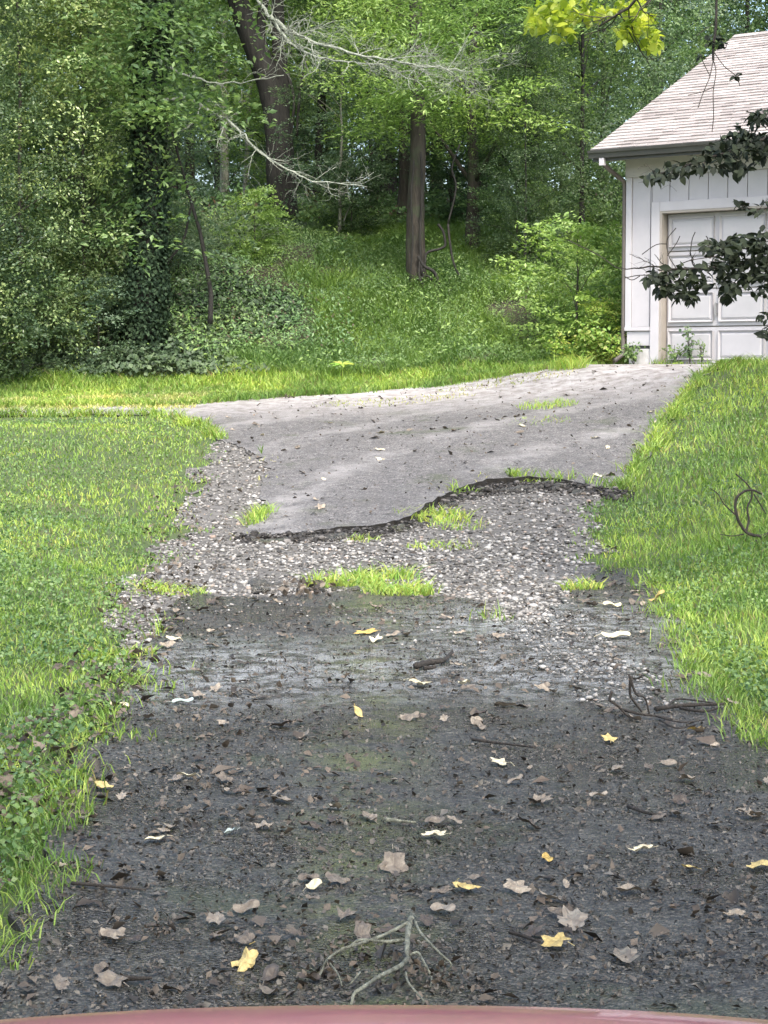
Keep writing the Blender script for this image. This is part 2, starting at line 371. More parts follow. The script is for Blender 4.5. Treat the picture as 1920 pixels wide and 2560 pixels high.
# ------------------------------------------------------------------ driveway outlines (photo pixels -> points on the terrain)
def outline(pxs, extra=None, jit=.04, step=.07):
    P = [Vector(gnd(*p)[:2]) if not isinstance(p, Vector) else p for p in pxs]
    out = []
    for a, b in zip(P, P[1:]+P[:1]):
        L = (b-a).length; k = max(1, int(L/step))
        for i in range(k):
            q = a.lerp(b, i/k)
            s = jit*min(1, L)
            if 3 < q.y < 29: q = q + Vector(((vnoise(q.x*1, q.y*1, .16)-.5)*2*s*1.3+(vnoise(q.x, q.y, .6)-.5)*s*3, (vnoise(q.y+5, q.x, .13)-.5)*2*s*3.4+(vnoise(q.y, q.x, .7)-.5)*s*6+(random.random()-.5)*s*3.6))
            out.append(q)
    return out
V2 = lambda x, y: Vector((x, y))
LOW = outline([V2(-1.3, -2), V2(-1.3, 4.2), (60, 2350), (120, 2150), (110, 2040), (150, 1960), (270, 1780), (330, 1660), (400, 1560), (470, 1490),
               (560, 1505), (700, 1500), (820, 1490), (900, 1480), (1060, 1500), (1180, 1505), (1250, 1560), (1310, 1560), (1345, 1575), (1385, 1545), (1430, 1500), (1490, 1428),
               (1610, 1425), (1640, 1480), (1690, 1540), (1740, 1620), (1770, 1700), (1800, 1770), (1860, 1860), V2(1.85, 7.2), V2(1.9, -2)])
UP = outline([(400, 1040), (480, 1065), (560, 1105), (640, 1140), (665, 1180), (668, 1290), (610, 1345), (700, 1348), (860, 1336), (980, 1326), (1040, 1302),
              (1080, 1275), (1140, 1240), (1220, 1220), (1300, 1212), (1400, 1214), (1470, 1222), (1570, 1240), (1600, 1190), (1620, 1150), (1660, 1080), (1700, 1030), (1740, 960),
              V2(5.0, 26.0), V2(8.5, 23.8), V2(8.7, 24.1), V2(3.75, 27.52), (1540, 908), (1400, 925), (1250, 945), (1000, 975), (800, 990), (600, 1005), (400, 1018), V2(-9, 27), V2(-9, 25.6)])
BED = outline([(330, 1700), (250, 1640), (290, 1500), (390, 1400), (470, 1290), (510, 1200), (520, 1110), (640, 1090), (1000, 1180), (1500, 1180), (1490, 1300), (1480, 1450), (1500, 1700), (1300, 1760), (900, 1600), (450, 1640)], jit=.1)
def pip(poly, x, y):
    x = np.asarray(x, float); y = np.asarray(y, float); ins = np.zeros(x.shape, bool); n = len(poly)
    px = np.array([p.x for p in poly]); py = np.array([p.y for p in poly])
    for i in range(n):
        j = (i+1) % n
        c = ((py[i] > y) != (py[j] > y))
        if py[j] != py[i]:
            ins ^= c & (x < (px[j]-px[i])*(y-py[i])/(py[j]-py[i])+px[i])
    return ins
def uh(x, y):
    x = np.asarray(x, float); y = np.asarray(y, float)
    return .022+.068*sst(-1.3, -.2, x)*(1-sst(2.0, 2.7, x))*(1-sst(20.5, 24, y))*(.45+.75*vnoise(x, y, .45))*(1-.5*sst(1.4, 2.0, x))
def slab(name, poly, h, thick, mat, sp=.3):
    xs = [p.x for p in poly]; ys = [p.y for p in poly]
    X, Y = np.meshgrid(np.arange(min(xs), max(xs), sp), np.arange(max(min(ys), -2), max(ys), sp))
    X = X.ravel(); Y = Y.ravel(); k = pip(poly, X, Y); X = X[k]; Y = Y[k]
    pts = list(poly)+[Vector((a, b)) for a, b in zip(X, Y)]; n = len(poly)
    vs, es, fs, ov, oe, of = delaunay_2d_cdt(pts, [(i, (i+1) % n) for i in range(n)], [], 1, 1e-5)
    vx = np.array([v.x for v in vs]); vy = np.array([v.y for v in vs])
    vz = tz(vx, vy)+(h if h < .05 else uh(vx, vy))+(fnoise(vx, vy, .8)-.5)*.012
    verts = [(a, b, c) for a, b, c in zip(vx, vy, vz)]
    faces = [tuple(f) for f in fs]
    if thick:
        cnt = {}
        for f in faces:
            for a, b in zip(f, f[1:]+f[:1]): cnt[(a, b)] = 1
        m = len(verts); low = {}
        for (a, b) in list(cnt):
            if (b, a) not in cnt:
                for q in (a, b):
                    if q not in low: low[q] = len(verts); verts.append((verts[q][0], verts[q][1]+(.07 if thick > .15 else .01), verts[q][2]-thick))
                faces.append((b, a, low[a], low[b]))
    me = bpy.data.meshes.new(name); me.from_pydata(verts, [], faces); me.update()
    o = link_mesh(name, me, mat); tag(o, kind='structure')
    if thick:
        me.materials.append(M['broken_edge']); nf = len(fs); me.polygons.foreach_set('material_index', np.array([0]*nf+[1]*(len(me.polygons)-nf), dtype=np.int32))
    return o
slab('gravel_bed', BED, .008, 0, M['gravel_bed'])
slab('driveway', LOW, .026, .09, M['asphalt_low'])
slab('upper_driveway', UP, .085, .20, M['asphalt_up'])

def surf0(x, y):
    if pip(LOW, [x], [y])[0]: return tz1(x, y)+.028
    if pip(UP, [x], [y])[0]: return tz1(x, y)+float(uh(x, y))
    return tz1(x, y)+.005
# ------------------------------------------------------------------ gravel (stuff)
def scatter_px(n, x0, x1, y0, y1, test=None, yl=(3.5, 29)):
    """random ground points whose photo positions are even"""
    px = rng.uniform(x0, x1, n); py = rng.uniform(y0, y1, n)
    # invert: table of profile per column is costly, so sample world and thin by distance
    return px, py
def world_pts(n, xa, xb, ya, yb, powr=1.0):
    u = rng.random(n); a = ya**(1-powr) if powr != 1 else None
    if powr == 1: Y = ya*(yb/ya)**u
    else: Y = (ya**(1-powr)+u*(yb**(1-powr)-ya**(1-powr)))**(1/(1-powr))
    X = rng.uniform(xa, xb, n); return X, Y
def ico():
    t = (1+5**.5)/2
    v = np.array([(-1,t,0),(1,t,0),(-1,-t,0),(1,-t,0),(0,-1,t),(0,1,t),(0,-1,-t),(0,1,-t),(t,0,-1),(t,0,1),(-t,0,-1),(-t,0,1)], float)
    v /= np.linalg.norm(v[0])
    f = np.array([(0,11,5),(0,5,1),(0,1,7),(0,7,10),(0,10,11),(1,5,9),(5,11,4),(11,10,2),(10,7,6),(7,1,8),(3,9,4),(3,4,2),(3,2,6),(3,6,8),(3,8,9),(4,9,5),(2,4,11),(6,2,10),(8,6,7),(9,8,1)])
    return v, f
def stones(name, X, Y, Z, size, mat, label):
    v, f = ico(); n = len(X)
    P = v[None]*(1+.28*(rng.random((n, 12, 1))-.5)*2)
    sc = np.stack([rng.uniform(.7, 1.3, n), rng.uniform(.7, 1.3, n), rng.uniform(.4, .8, n)], -1)[:, None, :]*size[:, None, None]
    P = P*sc; a = rng.uniform(0, 6.28, n); c, s = np.cos(a)[:, None], np.sin(a)[:, None]
    Q = np.stack([P[..., 0]*c-P[..., 1]*s, P[..., 0]*s+P[..., 1]*c, P[..., 2]], -1)
    Q += np.stack([X, Y, Z], -1)[:, None, :]
    F = (f[None]+12*np.arange(n)[:, None, None]).reshape(-1, 3)
    o = link_mesh(name, np_mesh(name, Q, F), mat); tag(o, label, 'gravel', kind='stuff'); return o
X, Y = world_pts(47000, -3.2, 3.0, 9, 23, 1)
inb = pip(BED, X, Y); inl = pip(LOW, X, Y); inu = pip(UP, X, Y)
keep = inb & ~inu & (~inl | (rng.random(len(X)) < .10*(vnoise(X, Y, .5) > .5))) & (vnoise(X, Y, .35)+.35*rng.random(len(X)) > .30)
X, Y = X[keep], Y[keep]; on = pip(LOW, X, Y)
# a thinner tongue of stones washed down over the lower slab
tx, ty = world_pts(2400, .5, 1.5, 8.3, 12.5, 1); k = (np.abs(tx-1.05-.1*np.sin(ty)) < .42*vnoise(tx, ty, .4)+.05); tx, ty = tx[k], ty[k]
X = np.concatenate([X, tx]); Y = np.concatenate([Y, ty]); on = pip(LOW, X, Y)
sz = rng.lognormal(-4.6, .5, len(X)); sz = np.clip(sz, .005, .028); sz[on] *= .6
stones('gravel', X, Y, tz(X, Y)+.012+np.where(on, .024, 0)+sz*.2, sz, M['stone'], 'loose grey gravel filling the washed-out gap between the two asphalt slabs')

lipx = [610, 700, 860, 980, 1040, 1080, 1140, 1220, 1300, 1400, 1490, 1570]; lipy = [1350, 1352, 1342, 1332, 1306, 1280, 1248, 1226, 1220, 1220, 1232, 1246]
LP = [gnd(q, np.interp(q, lipx, lipy)) for q in range(610, 1570, 12)]; i = rng.integers(0, len(LP), 3800); A = np.array([tuple(p) for p in LP])[i]
u = rng.random(len(i))**1.6; X = A[:, 0]+rng.normal(0, .05, len(i)); Y = A[:, 1]-.30*u+rng.normal(0, .02, len(i)); k = ~pip(UP, X, Y) & (vnoise(X, Y, .3) > .3); X, Y, u = X[k], Y[k], u[k]
stones('lip_rubble', X, Y, tz(X, Y)+.012+.055*(1-u)*rng.random(len(X)), np.clip(rng.lognormal(-4.4, .5, len(X)), .006, .04), M['rubble'], 'dark crumbled asphalt and gravel heaped against the broken lip')

# ------------------------------------------------------------------ leaf / grass geometry
def rnd_dirs(n, up=1.0):
    v = rng.normal(size=(n, 3)); v[:, 2] = np.abs(v[:, 2])*up+up*.3; return v/np.linalg.norm(v, axis=1)[:, None]
def leaf_geo(C, Nn, size, aspect=.5, fold=.15, dirv=None, rg=None):
    """two-triangle leaves: C centres, Nn normals, size lengths"""
    rg = rg or rng; n = len(C); t = rg.normal(size=(n, 3)) if dirv is None else dirv+rg.normal(size=(n, 3))*.35
    t -= Nn*(t*Nn).sum(1)[:, None]; t /= np.linalg.norm(t, axis=1)[:, None]+1e-9
    b = np.cross(Nn, t); s = size[:, None]
    v0 = C-t*s*.5; v2 = C+t*s*.5; m = C-t*s*.08
    v1 = m+b*s*aspect*.5+Nn*s*fold; v3 = m-b*s*aspect*.5+Nn*s*fold
    V = np.stack([v0, v1, v2, v3], 1).reshape(-1, 3); i = 4*np.arange(n)[:, None]
    F = np.stack([i+[0, 2, 1], i+[0, 3, 2]], 1).reshape(-1, 3)
    return V, F
def sprays(C, Rr, npl, lsize, rg, tilt=.35, aspect=.5, loose=.45):
    """flat-ish sprays of leaves, one per centre"""
    m = len(C); n = m*npl
    nrm = np.stack([rg.normal(0, tilt, m), rg.normal(0, tilt, m), np.ones(m)], -1); nrm /= np.linalg.norm(nrm, axis=1)[:, None]
    a = rg.uniform(0, 6.28, m); t = np.stack([np.cos(a), np.sin(a), np.zeros(m)], -1); t -= nrm*(t*nrm).sum(1)[:, None]; t /= np.linalg.norm(t, axis=1)[:, None]
    b = np.cross(nrm, t)
    rep = lambda q: np.repeat(q, npl, axis=0)
    rr = rep(Rr if hasattr(Rr, '__len__') else np.full(m, Rr)); r = rr*np.sqrt(rg.random(n)); th = rg.uniform(0, 6.28, n)
    u = r*np.cos(th)*1.25; v = r*np.sin(th)*.7
    d = rep(t)*u[:, None]+rep(b)*v[:, None]
    P = rep(C)+d+rep(nrm)*(rg.normal(0, .07, n)-.22*(r/rr)**2)[:, None]*rr[:, None]
    Nn = rep(nrm)+rg.normal(0, loose, (n, 3)); Nn /= np.linalg.norm(Nn, axis=1)[:, None]
    return leaf_geo(P, Nn, lsize*rg.uniform(.6, 1.35, n), aspect, .12, d/(r[:, None]+1e-6)+rep(t)*.4, rg)
def crown_pts(rg, n, rad, z0, z1, shell=.45):
    th = rg.uniform(0, 6.28, n); h = rg.random(n); rr = rad*np.sin(np.pi*np.clip(.12+h*.8, 0, 1))**.6
    r = rr*np.maximum(rg.random(n)**shell, .15)*rg.uniform(.8, 1.12, n)
    return np.stack([r*np.cos(th), r*np.sin(th), z0+(z1-z0)*h], -1)
def tree_meshes(kind, seed, H, rt, rad, z0, ns, npl, ls, Rs, tilt=.35, aspect=.5, lean=0, limbs=14):
    rg = np.random.default_rng(seed); rd = random.Random(seed)
    C = crown_pts(rg, ns, rad, z0, H)
    V, F = sprays(C, rg.uniform(.6, 1.3, ns)*Rs, npl, ls, rg, tilt, aspect)
    cm = np_mesh(kind+'_crown', V, F)
    b = MB(); path = [Vector((0, 0, -.4))]; p = Vector((0, 0, 0)); k = 9
    for i in range(k+1):
        t = i/k; path.append(Vector((lean*t*t*H+rd.uniform(-1, 1)*rt*.9*t, rd.uniform(-1, 1)*rt*.9*t, t*H*.93)))
    rads = [rt*1.5, rt*1.25]+[rt*(1-.8*i/k) for i in range(1, k+1)]
    path = smoothline(path, 2); rads = [rads[min(int(i/2), len(rads)-1)] for i in range(len(path))]
    b.tube(path, rads, 9, .12)
    for j in range(limbs):
        c = Vector(C[rd.randrange(ns)]); zz = max(.3*c.z, c.z-rad*rd.uniform(.3, .7)); i = min(range(len(path)), key=lambda q: abs(path[q].z-zz))
        s = path[i]; mid = s.lerp(c, .5)+Vector((rd.uniform(-.2, .2), rd.uniform(-.2, .2), rad*.08)); r0 = rads[i]*.42
        b.tube(smoothline([s, mid, c], 3), [r0*(1-.13*q) for q in range(7)], 5)
    return b.mesh(kind+'_trunk', True), cm
KIND = {}
for q in range(3):
    KIND['big', q] = tree_meshes('big', 20+q, 13, .24, 3.6, 3.2, 260, 50, .15, .85)
    KIND['mid', q] = tree_meshes('mid', 30+q, 7.5, .07, 2.3, 1.2, 210, 70, .095, .6, lean=.03*(q-1))
    KIND['fine', q] = tree_meshes('fine', 40+q, 8.5, .05, 2.1, .2, 560, 72, .062, .42, tilt=.8, aspect=.55)
    KIND['shrub', q] = tree_meshes('shrub', 50+q, 2.4, .03, 1.25, .1, 120, 55, .085, .33, limbs=10)
for q in range(2):
    KIND['compound', q] = tree_meshes('compound', 60+q, 8.0, .12, 2.7, 2.0, 240, 95, .085, .75, tilt=.28, aspect=.32)
def tree(name, kind, var, x, y, rz, sc, leaf, bark, label, group=None, cat='tree', z=None, sz=None, crown_name='crown', trunk_name='trunk'):
    tm, cm = KIND[kind, var]
    e = empty(name, (x, y, tz1(x, y)-.05 if z is None else z), rz); e.scale = (sc, sc, sz or sc); tag(e, label, cat, group)
    for nm, me, mt in ((trunk_name, tm, M[bark]), (crown_name, cm, M[leaf])):
        if not me.materials: me.materials.append(mt)
        o = bpy.data.objects.new(nm, me); COL.objects.link(o); o.parent = e
        o.material_slots[0].link = 'OBJECT'; o.material_slots[0].material = mt
    return e

# ------------------------------------------------------------------ garage
G = empty('garage', (G_O[0], G_O[1], G_Z), G_T)
tag(G, 'white garage with board siding, pale shingle roof and a panelled door at the right', 'garage')
W, D, H = 8.6, 8.86, 3.06
# siding boards (12 in) with recessed grooves; backing sheet behind
DX0, DX1, DZ = .565, 5.44, 2.24
MB().box((.06, .062, 0), (DX0-.003, .12, H)).box((DX1+.003, .062, 0), (W, .12, H)).box((DX0-.003, .062, DZ+.003), (DX1+.003, .12, H)).build('wall', M['jamb'], G)
TR = .14   # trim round the door
bd = MB().box((0, -.0, 0), (.294, .045, 1)).mesh('board')
def board(x0, x1, z0, z1):
    o = MB().box((x0, .012, z0), (x1, .06, z1)).build('board', M['white'], G)
x = .10
while x < W-.3:
    x1 = x+.293
    inside = x1 > DX0-TR and x < DX1+TR
    if not inside: board(x, x1, .56, H)
    elif x < DX0-TR: board(x, DX0-TR-.004, .56, H); board(DX0-TR+.004, x1, DZ+TR+.004, H)
    else: board(x, x1, DZ+TR+.004, H)
    x += .305
MB().box((0, -.012, .50), (.095, .06, H)).build('corner_board', M['trim'], G, bevel=.004)
MB().box((.0, -.03, .50), (DX0-TR-.005, .0, .555)).build('sill_board', M['trim'], G, bevel=.004)
MB().box((.03, .0, .28), (DX0-TR-.005, .05, .49)).build('skirt_board', M['trim'], G, bevel=.004)
MB().box((.05, .03, .235), (DX0-TR-.005, .055, .278)).build('recess_strip', M['gutter'], G)  # dark strip set back in the recess above the foundation
MB().box((.07, -.0, -.3), (DX0-TR-.005, .2, .233)).build('foundation', M['stucco'], G, bevel=.01)
MB().box((DX0-TR, -.028, -.02), (DX0-.002, .05, DZ+TR)).build('door_casing', M['trim'], G, bevel=.005)
MB().box((DX1+.002, -.028, -.02), (DX1+TR, .05, DZ+TR)).build('door_casing', M['trim'], G, bevel=.005)
MB().box((DX0, -.028, DZ+.002), (DX1, .05, DZ+TR)).build('door_header', M['trim'], G, bevel=.005)
MB().box((DX0-.001, -.02, -.02), (DX0+.035, .30, DZ)).build('door_jamb', M['jamb'], G)
MB().box((DX1-.035, -.02, -.02), (DX1+.001, .30, DZ)).build('door_jamb', M['jamb'], G)
MB().box((DX0+.036, -.02, DZ-.03), (DX1-.036, .30, DZ+.001)).build('door_head_jamb', M['jamb'], G)
MB().box((0, .13, 0), (.06, D, H)).build('wall', M['white'], G)
MB().box((W-.06, .13, 0), (W, D-.2, H)).build('wall', M['white'], G)
MB().box((.07, D-.06, 0), (W-.07, D, H)).build('wall', M['white'], G)
gd = MB().box((DX0+.04, .19, 0), (DX1-.04, .21, DZ-.032)).build('garage_door', M['jamb'], G)
rows, cols = 4, 6; pw = (DX1-DX0-.08)/cols; ph = (DZ-.03)/rows
for r in range(rows):
    # each folding section with a shadow gap between
    s = MB().box((DX0+.045, .155, r*ph+.010), (DX1-.045, .17, (r+1)*ph-.008)).build('section', M['doorw'], gd)
    s.matrix_parent_inverse = Matrix()
def panel_mesh():
    b = MB(); x0, x1, z0, z1 = .045, pw-.045, .07, ph-.06
    o = [(x0, z0), (x1, z0), (x1, z1), (x0, z1)]; i1 = [(x0+.025, z0+.025), (x1-.025, z0+.025), (x1-.025, z1-.025), (x0+.025, z1-.025)]
    i2 = [(x0+.06, z0+.06), (x1-.06, z0+.06), (x1-.06, z1-.06), (x0+.06, z1-.06)]
    P = [(a, 0, c) for a, c in o]+[(a, -.040, c) for a, c in o]+[(a, -.003, c) for a, c in i1]+[(a, -.024, c) for a, c in i2]
    f = []
    for k in (0, 4, 8):
        for j in range(4): f.append((k+j, k+(j+1) % 4, k+4+(j+1) % 4, k+4+j))
    f.append((12, 13, 14, 15)); b.poly(P, f); return b.mesh('panel')
pm = panel_mesh(); pm.materials.append(M['doorw'])
for r in range(rows):
    for c in range(cols):
        o = bpy.data.objects.new('panel', pm); COL.objects.link(o); o.parent = gd; o.location = (DX0+.04+c*pw, .154, r*ph)
MB().box((DX0+.04+pw-.012, .10, ph*1.28), (DX0+.04+pw+.018, .118, ph*1.62)).box((DX0+.04+pw-.008, .118, ph*1.30), (DX0+.04+pw+.014, .156, ph*1.34)).box((DX0+.04+pw-.008, .118, ph*1.56), (DX0+.04+pw+.014, .156, ph*1.6)).build('handle', M['metal'], gd)
MB().box((DX0+.3, -.25, -.2), (DX1+.3, .2, .004)).build('door_sill', M['stucco'], G)
# roof
EX, EY, EZ = -.30, -.50, 3.14; RD, RH = 4.93, 2.36; L = math.hypot(RD, RH); ang = math.atan2(RH, RD); WR = W+.6
roof = MB()
Mf = Matrix.Translation((EX, EY, EZ)) @ Matrix.Rotation(ang, 4, 'X')
Mb = Matrix.Translation((EX+WR, EY+2*RD, EZ)) @ Matrix.Rotation(math.pi, 4, 'Z') @ Matrix.Rotation(ang, 4, 'X')
roof.box((0, 0, -.05), (WR, L-.02, 0), Mf).box((0, 0, -.05), (WR, L-.02, 0), Mb)
ro = roof.build('roof', M['jamb'], G)
sh = MB(); rr_ = random.Random(5)
for Mx in (Mf, Mb):
    nrow = int(L/.143)
    for r in range(nrow+1):
        y0 = -.03+r*.143; x = -.02-rr_.uniform(0, .25)
        while x < WR+.01:
            wd = rr_.uniform(.16, .34); a = max(x, -.025); c = min(x+wd-.006, WR+.02)
            th = rr_.choice((.013, .016, .022))
            if c-a > .02:
                y1 = min(y0+.16, L+.005)
                P = [(a, y0, .003), (c, y0, .003), (c, y1, .001), (a, y1, .001), (a, y0, .003+th), (c, y0, .003+th), (c, y1, .003), (a, y1, .003)]
                sh.poly([tuple(Mx @ Vector(q)) for q in P], [(4, 5, 6, 7), (0, 1, 5, 4), (1, 2, 6, 5), (3, 0, 4, 7)])
            x += wd
o = sh.build('shingles', M['shingle'], ro); tag(o, kind='stuff')
rc = MB()
for k in range(int(WR/.22)):
    for Mx, sg in ((Mf, 1), (Mb, -1)):
        x0 = k*.22 if sg == 1 else WR-(k+1)*.22-.02
        rc.box((x0, L-.14, .018), (x0+.23, L+.012, .034), Mx)
rc.build('ridge_cap', M['shingle'], ro)
MB().box((-.03, .01, -.16), (0.0, L, -.002), Mf).build('rake_board', M['gutter'], G)
MB().box((-.03, .01, -.16), (-.0, L, -.002), Mb).build('rake_board', M['gutter'], G)
MB().box((EX+.01, EY+.02, EZ-.12), (EX+WR, .0, EZ-.10)).build('soffit', M['jamb'], G)
MB().box((EX, EY+.0, EZ-.17), (EX+WR, EY+.02, EZ-.035)).build('fascia', M['gutter'], G)
MB().box((.0, -.04, H-.30), (W, .010, H-.02)).build('frieze_board', plain('frieze', (.36, .35, .33), (.42, .41, .39), 3, .6), G, bevel=.004)
g = MB()  # K-style gutter profile
prof = [(0, -.11), (-.07, -.11), (-.085, -.05), (-.11, -.035), (-.12, 0), (-.112, 0), (-.103, -.03), (-.078, -.045), (-.064, -.10), (0, -.10)]
g.poly([(EX-.03, EY-.001+a, EZ-.02+b) for a, b in prof]+[(EX+WR, EY-.001+a, EZ-.02+b) for a, b in prof], [tuple((i, (i+1) % 10, 10+(i+1) % 10, 10+i)) for i in range(10)]+[tuple(range(9, -1, -1))])
g.build('gutter', M['gutter'], G)
dsp = MB(); dsp.tube([(-.12, -.54, EZ-.10), (-.12, -.54, EZ-.20), (-.10, -.30, EZ-.30), (-.05, .0, EZ-.42), (-.045, .03, EZ-.52), (-.045, .03, .3), (-.045, .03, .15), (-.1, -.12, .06)], .035, 8)
dsp.build('downspout', M['spout'], G, True)
MB().box((-.16, -.57, EZ-.24), (-.08, -.50, EZ-.13)).build('gutter_outlet', M['trim'], G, bevel=.006)
# gable triangles
for xx in (0.0, W-.06):
    MB().poly([(xx, .1, H+.0), (xx, D-.1, H), (xx, D/2, H+RH-.25), (xx+.06, .1, H), (xx+.06, D-.1, H), (xx+.06, D/2, H+RH-.25)], [(0, 1, 2), (5, 4, 3), (0, 2, 5, 3), (1, 4, 5, 2)]).build('gable', M['white'], G)

# ------------------------------------------------------------------ the car the photo is taken from
def carpaint():
    m, n, p, out = newmat('car_paint'); P = pos(n)
    n.links.new(ramp(n, [(.35, (.33, .12, .14)), (.65, (.40, .15, .17))], noise(n, 5, 4, .6, P)), p.inputs['Base Color'])
    p.inputs['Roughness'].default_value = .38; p.inputs['Coat Weight'].default_value = 1; p.inputs['Coat Roughness'].default_value = .06
    bump(n, noise(n, 300, 2, .5, P), p, .05, .001); return m
M['paint'] = carpaint(); M['rubber'] = plain('rubber', (.02, .02, .02), (.03, .03, .03), 8, .8); M['lamp'] = plain('lamp', (.55, .56, .58), (.7, .7, .72), 4, .15)
CAR = empty('car', (0, 1.5, 0)); tag(CAR, 'faded red car whose bonnet edge crosses the foot of the view', 'car')
bz = at(960, 2509, 2.0).z
def hoodz(x, y):
    f = max(0, (y-2.0)); return bz-.075*x*x-.10*abs(x)**4-.035*max(0, 2.0-y)*0-.03*(2.0-y)**2*0+(0 if y < 2 else -1.1*f*f-.35*f)+(.02*(y-2.0) if y < 2 else 0)
nu, nv = 28, 26; P = []; Fc = []
for j in range(nv+1):
    y = .75+1.62*j/nv
    for i in range(nu+1):
        x = -.74+1.48*i/nu; P.append((x, y-1.5, hoodz(x, y)))
for j in range(nv):
    for i in range(nu):
        a = j*(nu+1)+i; Fc.append((a, a+1, a+nu+2, a+nu+1))
hd = MB().poly(P, Fc).build('bonnet', M['paint'], CAR, True); so = hd.modifiers.new('s', 'SOLIDIFY'); so.thickness = .02; so.offset = -1
for sgn in (-1, 1):
    P = []; Fc = []
    ysn = 20
    for j in range(ysn+1):
        y = .75+1.62*j/ysn; zt = hoodz(.745, y)-.003
        arch = .34-min(.34, abs(y-1.55)) if abs(y-1.55) < .36 else 0; zb = .25+ (math.sqrt(max(0, .36**2-(y-1.55)**2)) if abs(y-1.55) < .36 else 0)+(.1 if abs(y-1.55) < .36 else 0)
        for k, (xx, zz) in enumerate(((.746, zt), (.82, zt-.03), (.875, zt-.12), (.885, min(zt-.2, .6) if zb < .5 else max(zb, zt-.2)), (.875, min(zb, zt-.22)))):
            P.append((sgn*xx, y-1.5, zz))
    for j in range(ysn):
        for k in range(4):
            a = j*5+k; Fc.append((a, a+1, a+6, a+5) if sgn < 0 else (a, a+5, a+6, a+1))
    MB().poly(P, Fc).build('fender', M['paint'], CAR, True)
    wh = MB(); wh.tube([(sgn*.68, .05, .32), (sgn*.70, .05, .32), (sgn*.86, .05, .32), (sgn*.88, .05, .32)], [.28, .32, .32, .28], 24)
    wo = wh.build('wheel', M['rubber'], CAR, True)
    MB().tube([(sgn*.87, .05, .32), (sgn*.885, .05, .32)], [.2, .19], 20).build('rim', M['metal'], wo)
    MB().box((sgn*.5-.16, .78, .50), (sgn*.5+.16, .88, .62)).build('headlight', M['lamp'], CAR, bevel=.03)
MB().box((-.84, .76, .26), (.84, .92, .47)).build('bumper', M['paint'], CAR, bevel=.05)
MB().box((-.32, .80, .485), (.32, .86, .62)).build('grille', M['rubber'], CAR, bevel=.01)

# ------------------------------------------------------------------ woods: trees placed one by one
HX = lambda px, Y: (px-CX)/FPX*Y
def T(name, kind, var, px, Y, sc, leaf, bark, label, group=None, sz=None, cat='tree', rz=None):
    return tree(name, kind, var, HX(px, Y), Y, random.uniform(0, 6.28) if rz is None else rz, sc, leaf, bark, label, group, cat, sz=sz)
# left thicket of glossy small leaves
T('broadleaf_tree', 'fine', 0, 60, 29.6, .95, 'leaf_glossy', 'bark_brown', 'tall glossy small-leaved tree filling the left edge of the woods')
T('broadleaf_tree', 'fine', 1, 215, 30.6, .80, 'leaf_glossy', 'bark_brown', 'sunlit yellowish small-leaved tree just left of the ivy-clad trunk')
T('broadleaf_tree', 'fine', 2, -110, 28.6, .9, 'leaf_dark', 'bark_brown', 'dark small-leaved tree cut by the left edge behind the ivy bank')
T('understory_tree', 'mid', 0, 130, 34, 1.15, 'leaf_blue', 'bark_brown', 'blue-green layered tree rising behind the glossy left thicket')
T('understory_tree', 'mid', 1, 270, 31.2, .42, 'leaf_blue', 'bark_brown', 'low spreading sapling with flat sprays at the foot of the ivy-clad trunk')
T('understory_tree', 'compound', 0, 420, 31.0, .50, 'leaf_blue', 'bark_brown', 'airy pale green tree arching between the ivy-clad trunk and the forked tree')
T('understory_tree', 'compound', 1, 230, 36, 1.0, 'leaf_mid', 'bark_dark', 'airy green tree behind the top of the ivy-clad trunk')
T('broadleaf_tree', 'fine', 2, 160, 32.5, 1.1, 'leaf_mid', 'bark_brown', 'mid green small-leaved tree between the glossy tree and the ivy-clad trunk')
T('broadleaf_tree', 'fine', 0, -40, 31.5, 1.15, 'leaf_mid', 'bark_brown', 'tall small-leaved tree cut by the left edge above the thicket')
T('understory_tree', 'compound', 1, 480, 39.5, 1.0, 'leaf_bright', 'bark_brown', 'bright airy tree behind and left of the forked trunk')
T('broadleaf_tree', 'fine', 1, 330, 39, .75, 'leaf_blue', 'bark_brown', 'dense blue-green tree closing the gap behind the ivy-clad trunk')
T('broadleaf_tree', 'fine', 1, 90, 40, 1.5, 'leaf_mid', 'bark_brown', 'dense tree closing the view deep behind the glossy thicket')
T('broadleaf_tree', 'fine', 0, 560, 60, 1.9, 'leaf_blue', 'bark_brown', 'dense tree far behind the pale trunks left of the forked tree')
T('broadleaf_tree', 'fine', 2, 660, 66, 1.9, 'leaf_mid', 'bark_brown', 'dense tree far behind the forked trunk')
# centre
T('feathery_tree', 'compound', 0, 1180, 33.5, 1.0, 'leaf_bright', 'bark_brown', 'bright feathery tree right of the middle trunk, drooping sprays to the garage')
T('feathery_tree', 'compound', 1, 1010, 38, 1.05, 'leaf_bright', 'bark_brown', 'bright green tree filling the top middle behind the bare lichen limb')
T('feathery_tree', 'mid', 2, 850, 35.5, .55, 'leaf_blue', 'bark_pale', 'pale dusty green sapling between the forked tree and the middle trunk')
T('feathery_tree', 'compound', 1, 1330, 35, .95, 'leaf_mid', 'bark_dark', 'green tree with drooping sprays close to the left end of the garage roof')
T('evergreen_tree', 'fine', 1, 1450, 34.0, .95, 'leaf_dark', 'bark_dark', 'dark dense tree standing right behind the garage corner')
T('evergreen_tree', 'fine', 2, 1310, 32.2, .50, 'leaf_dark', 'bark_dark', 'low dark tree left of the garage under the bright sprays')
T('evergreen_tree', 'fine', 0, 1640, 44, 1.35, 'leaf_blue', 'bark_dark', 'grey-green tree showing above the roof slope left of the ridge')
T('evergreen_tree', 'fine', 2, 1850, 46, 1.5, 'leaf_mid', 'bark_dark', 'green tree behind the garage ridge at the right edge')
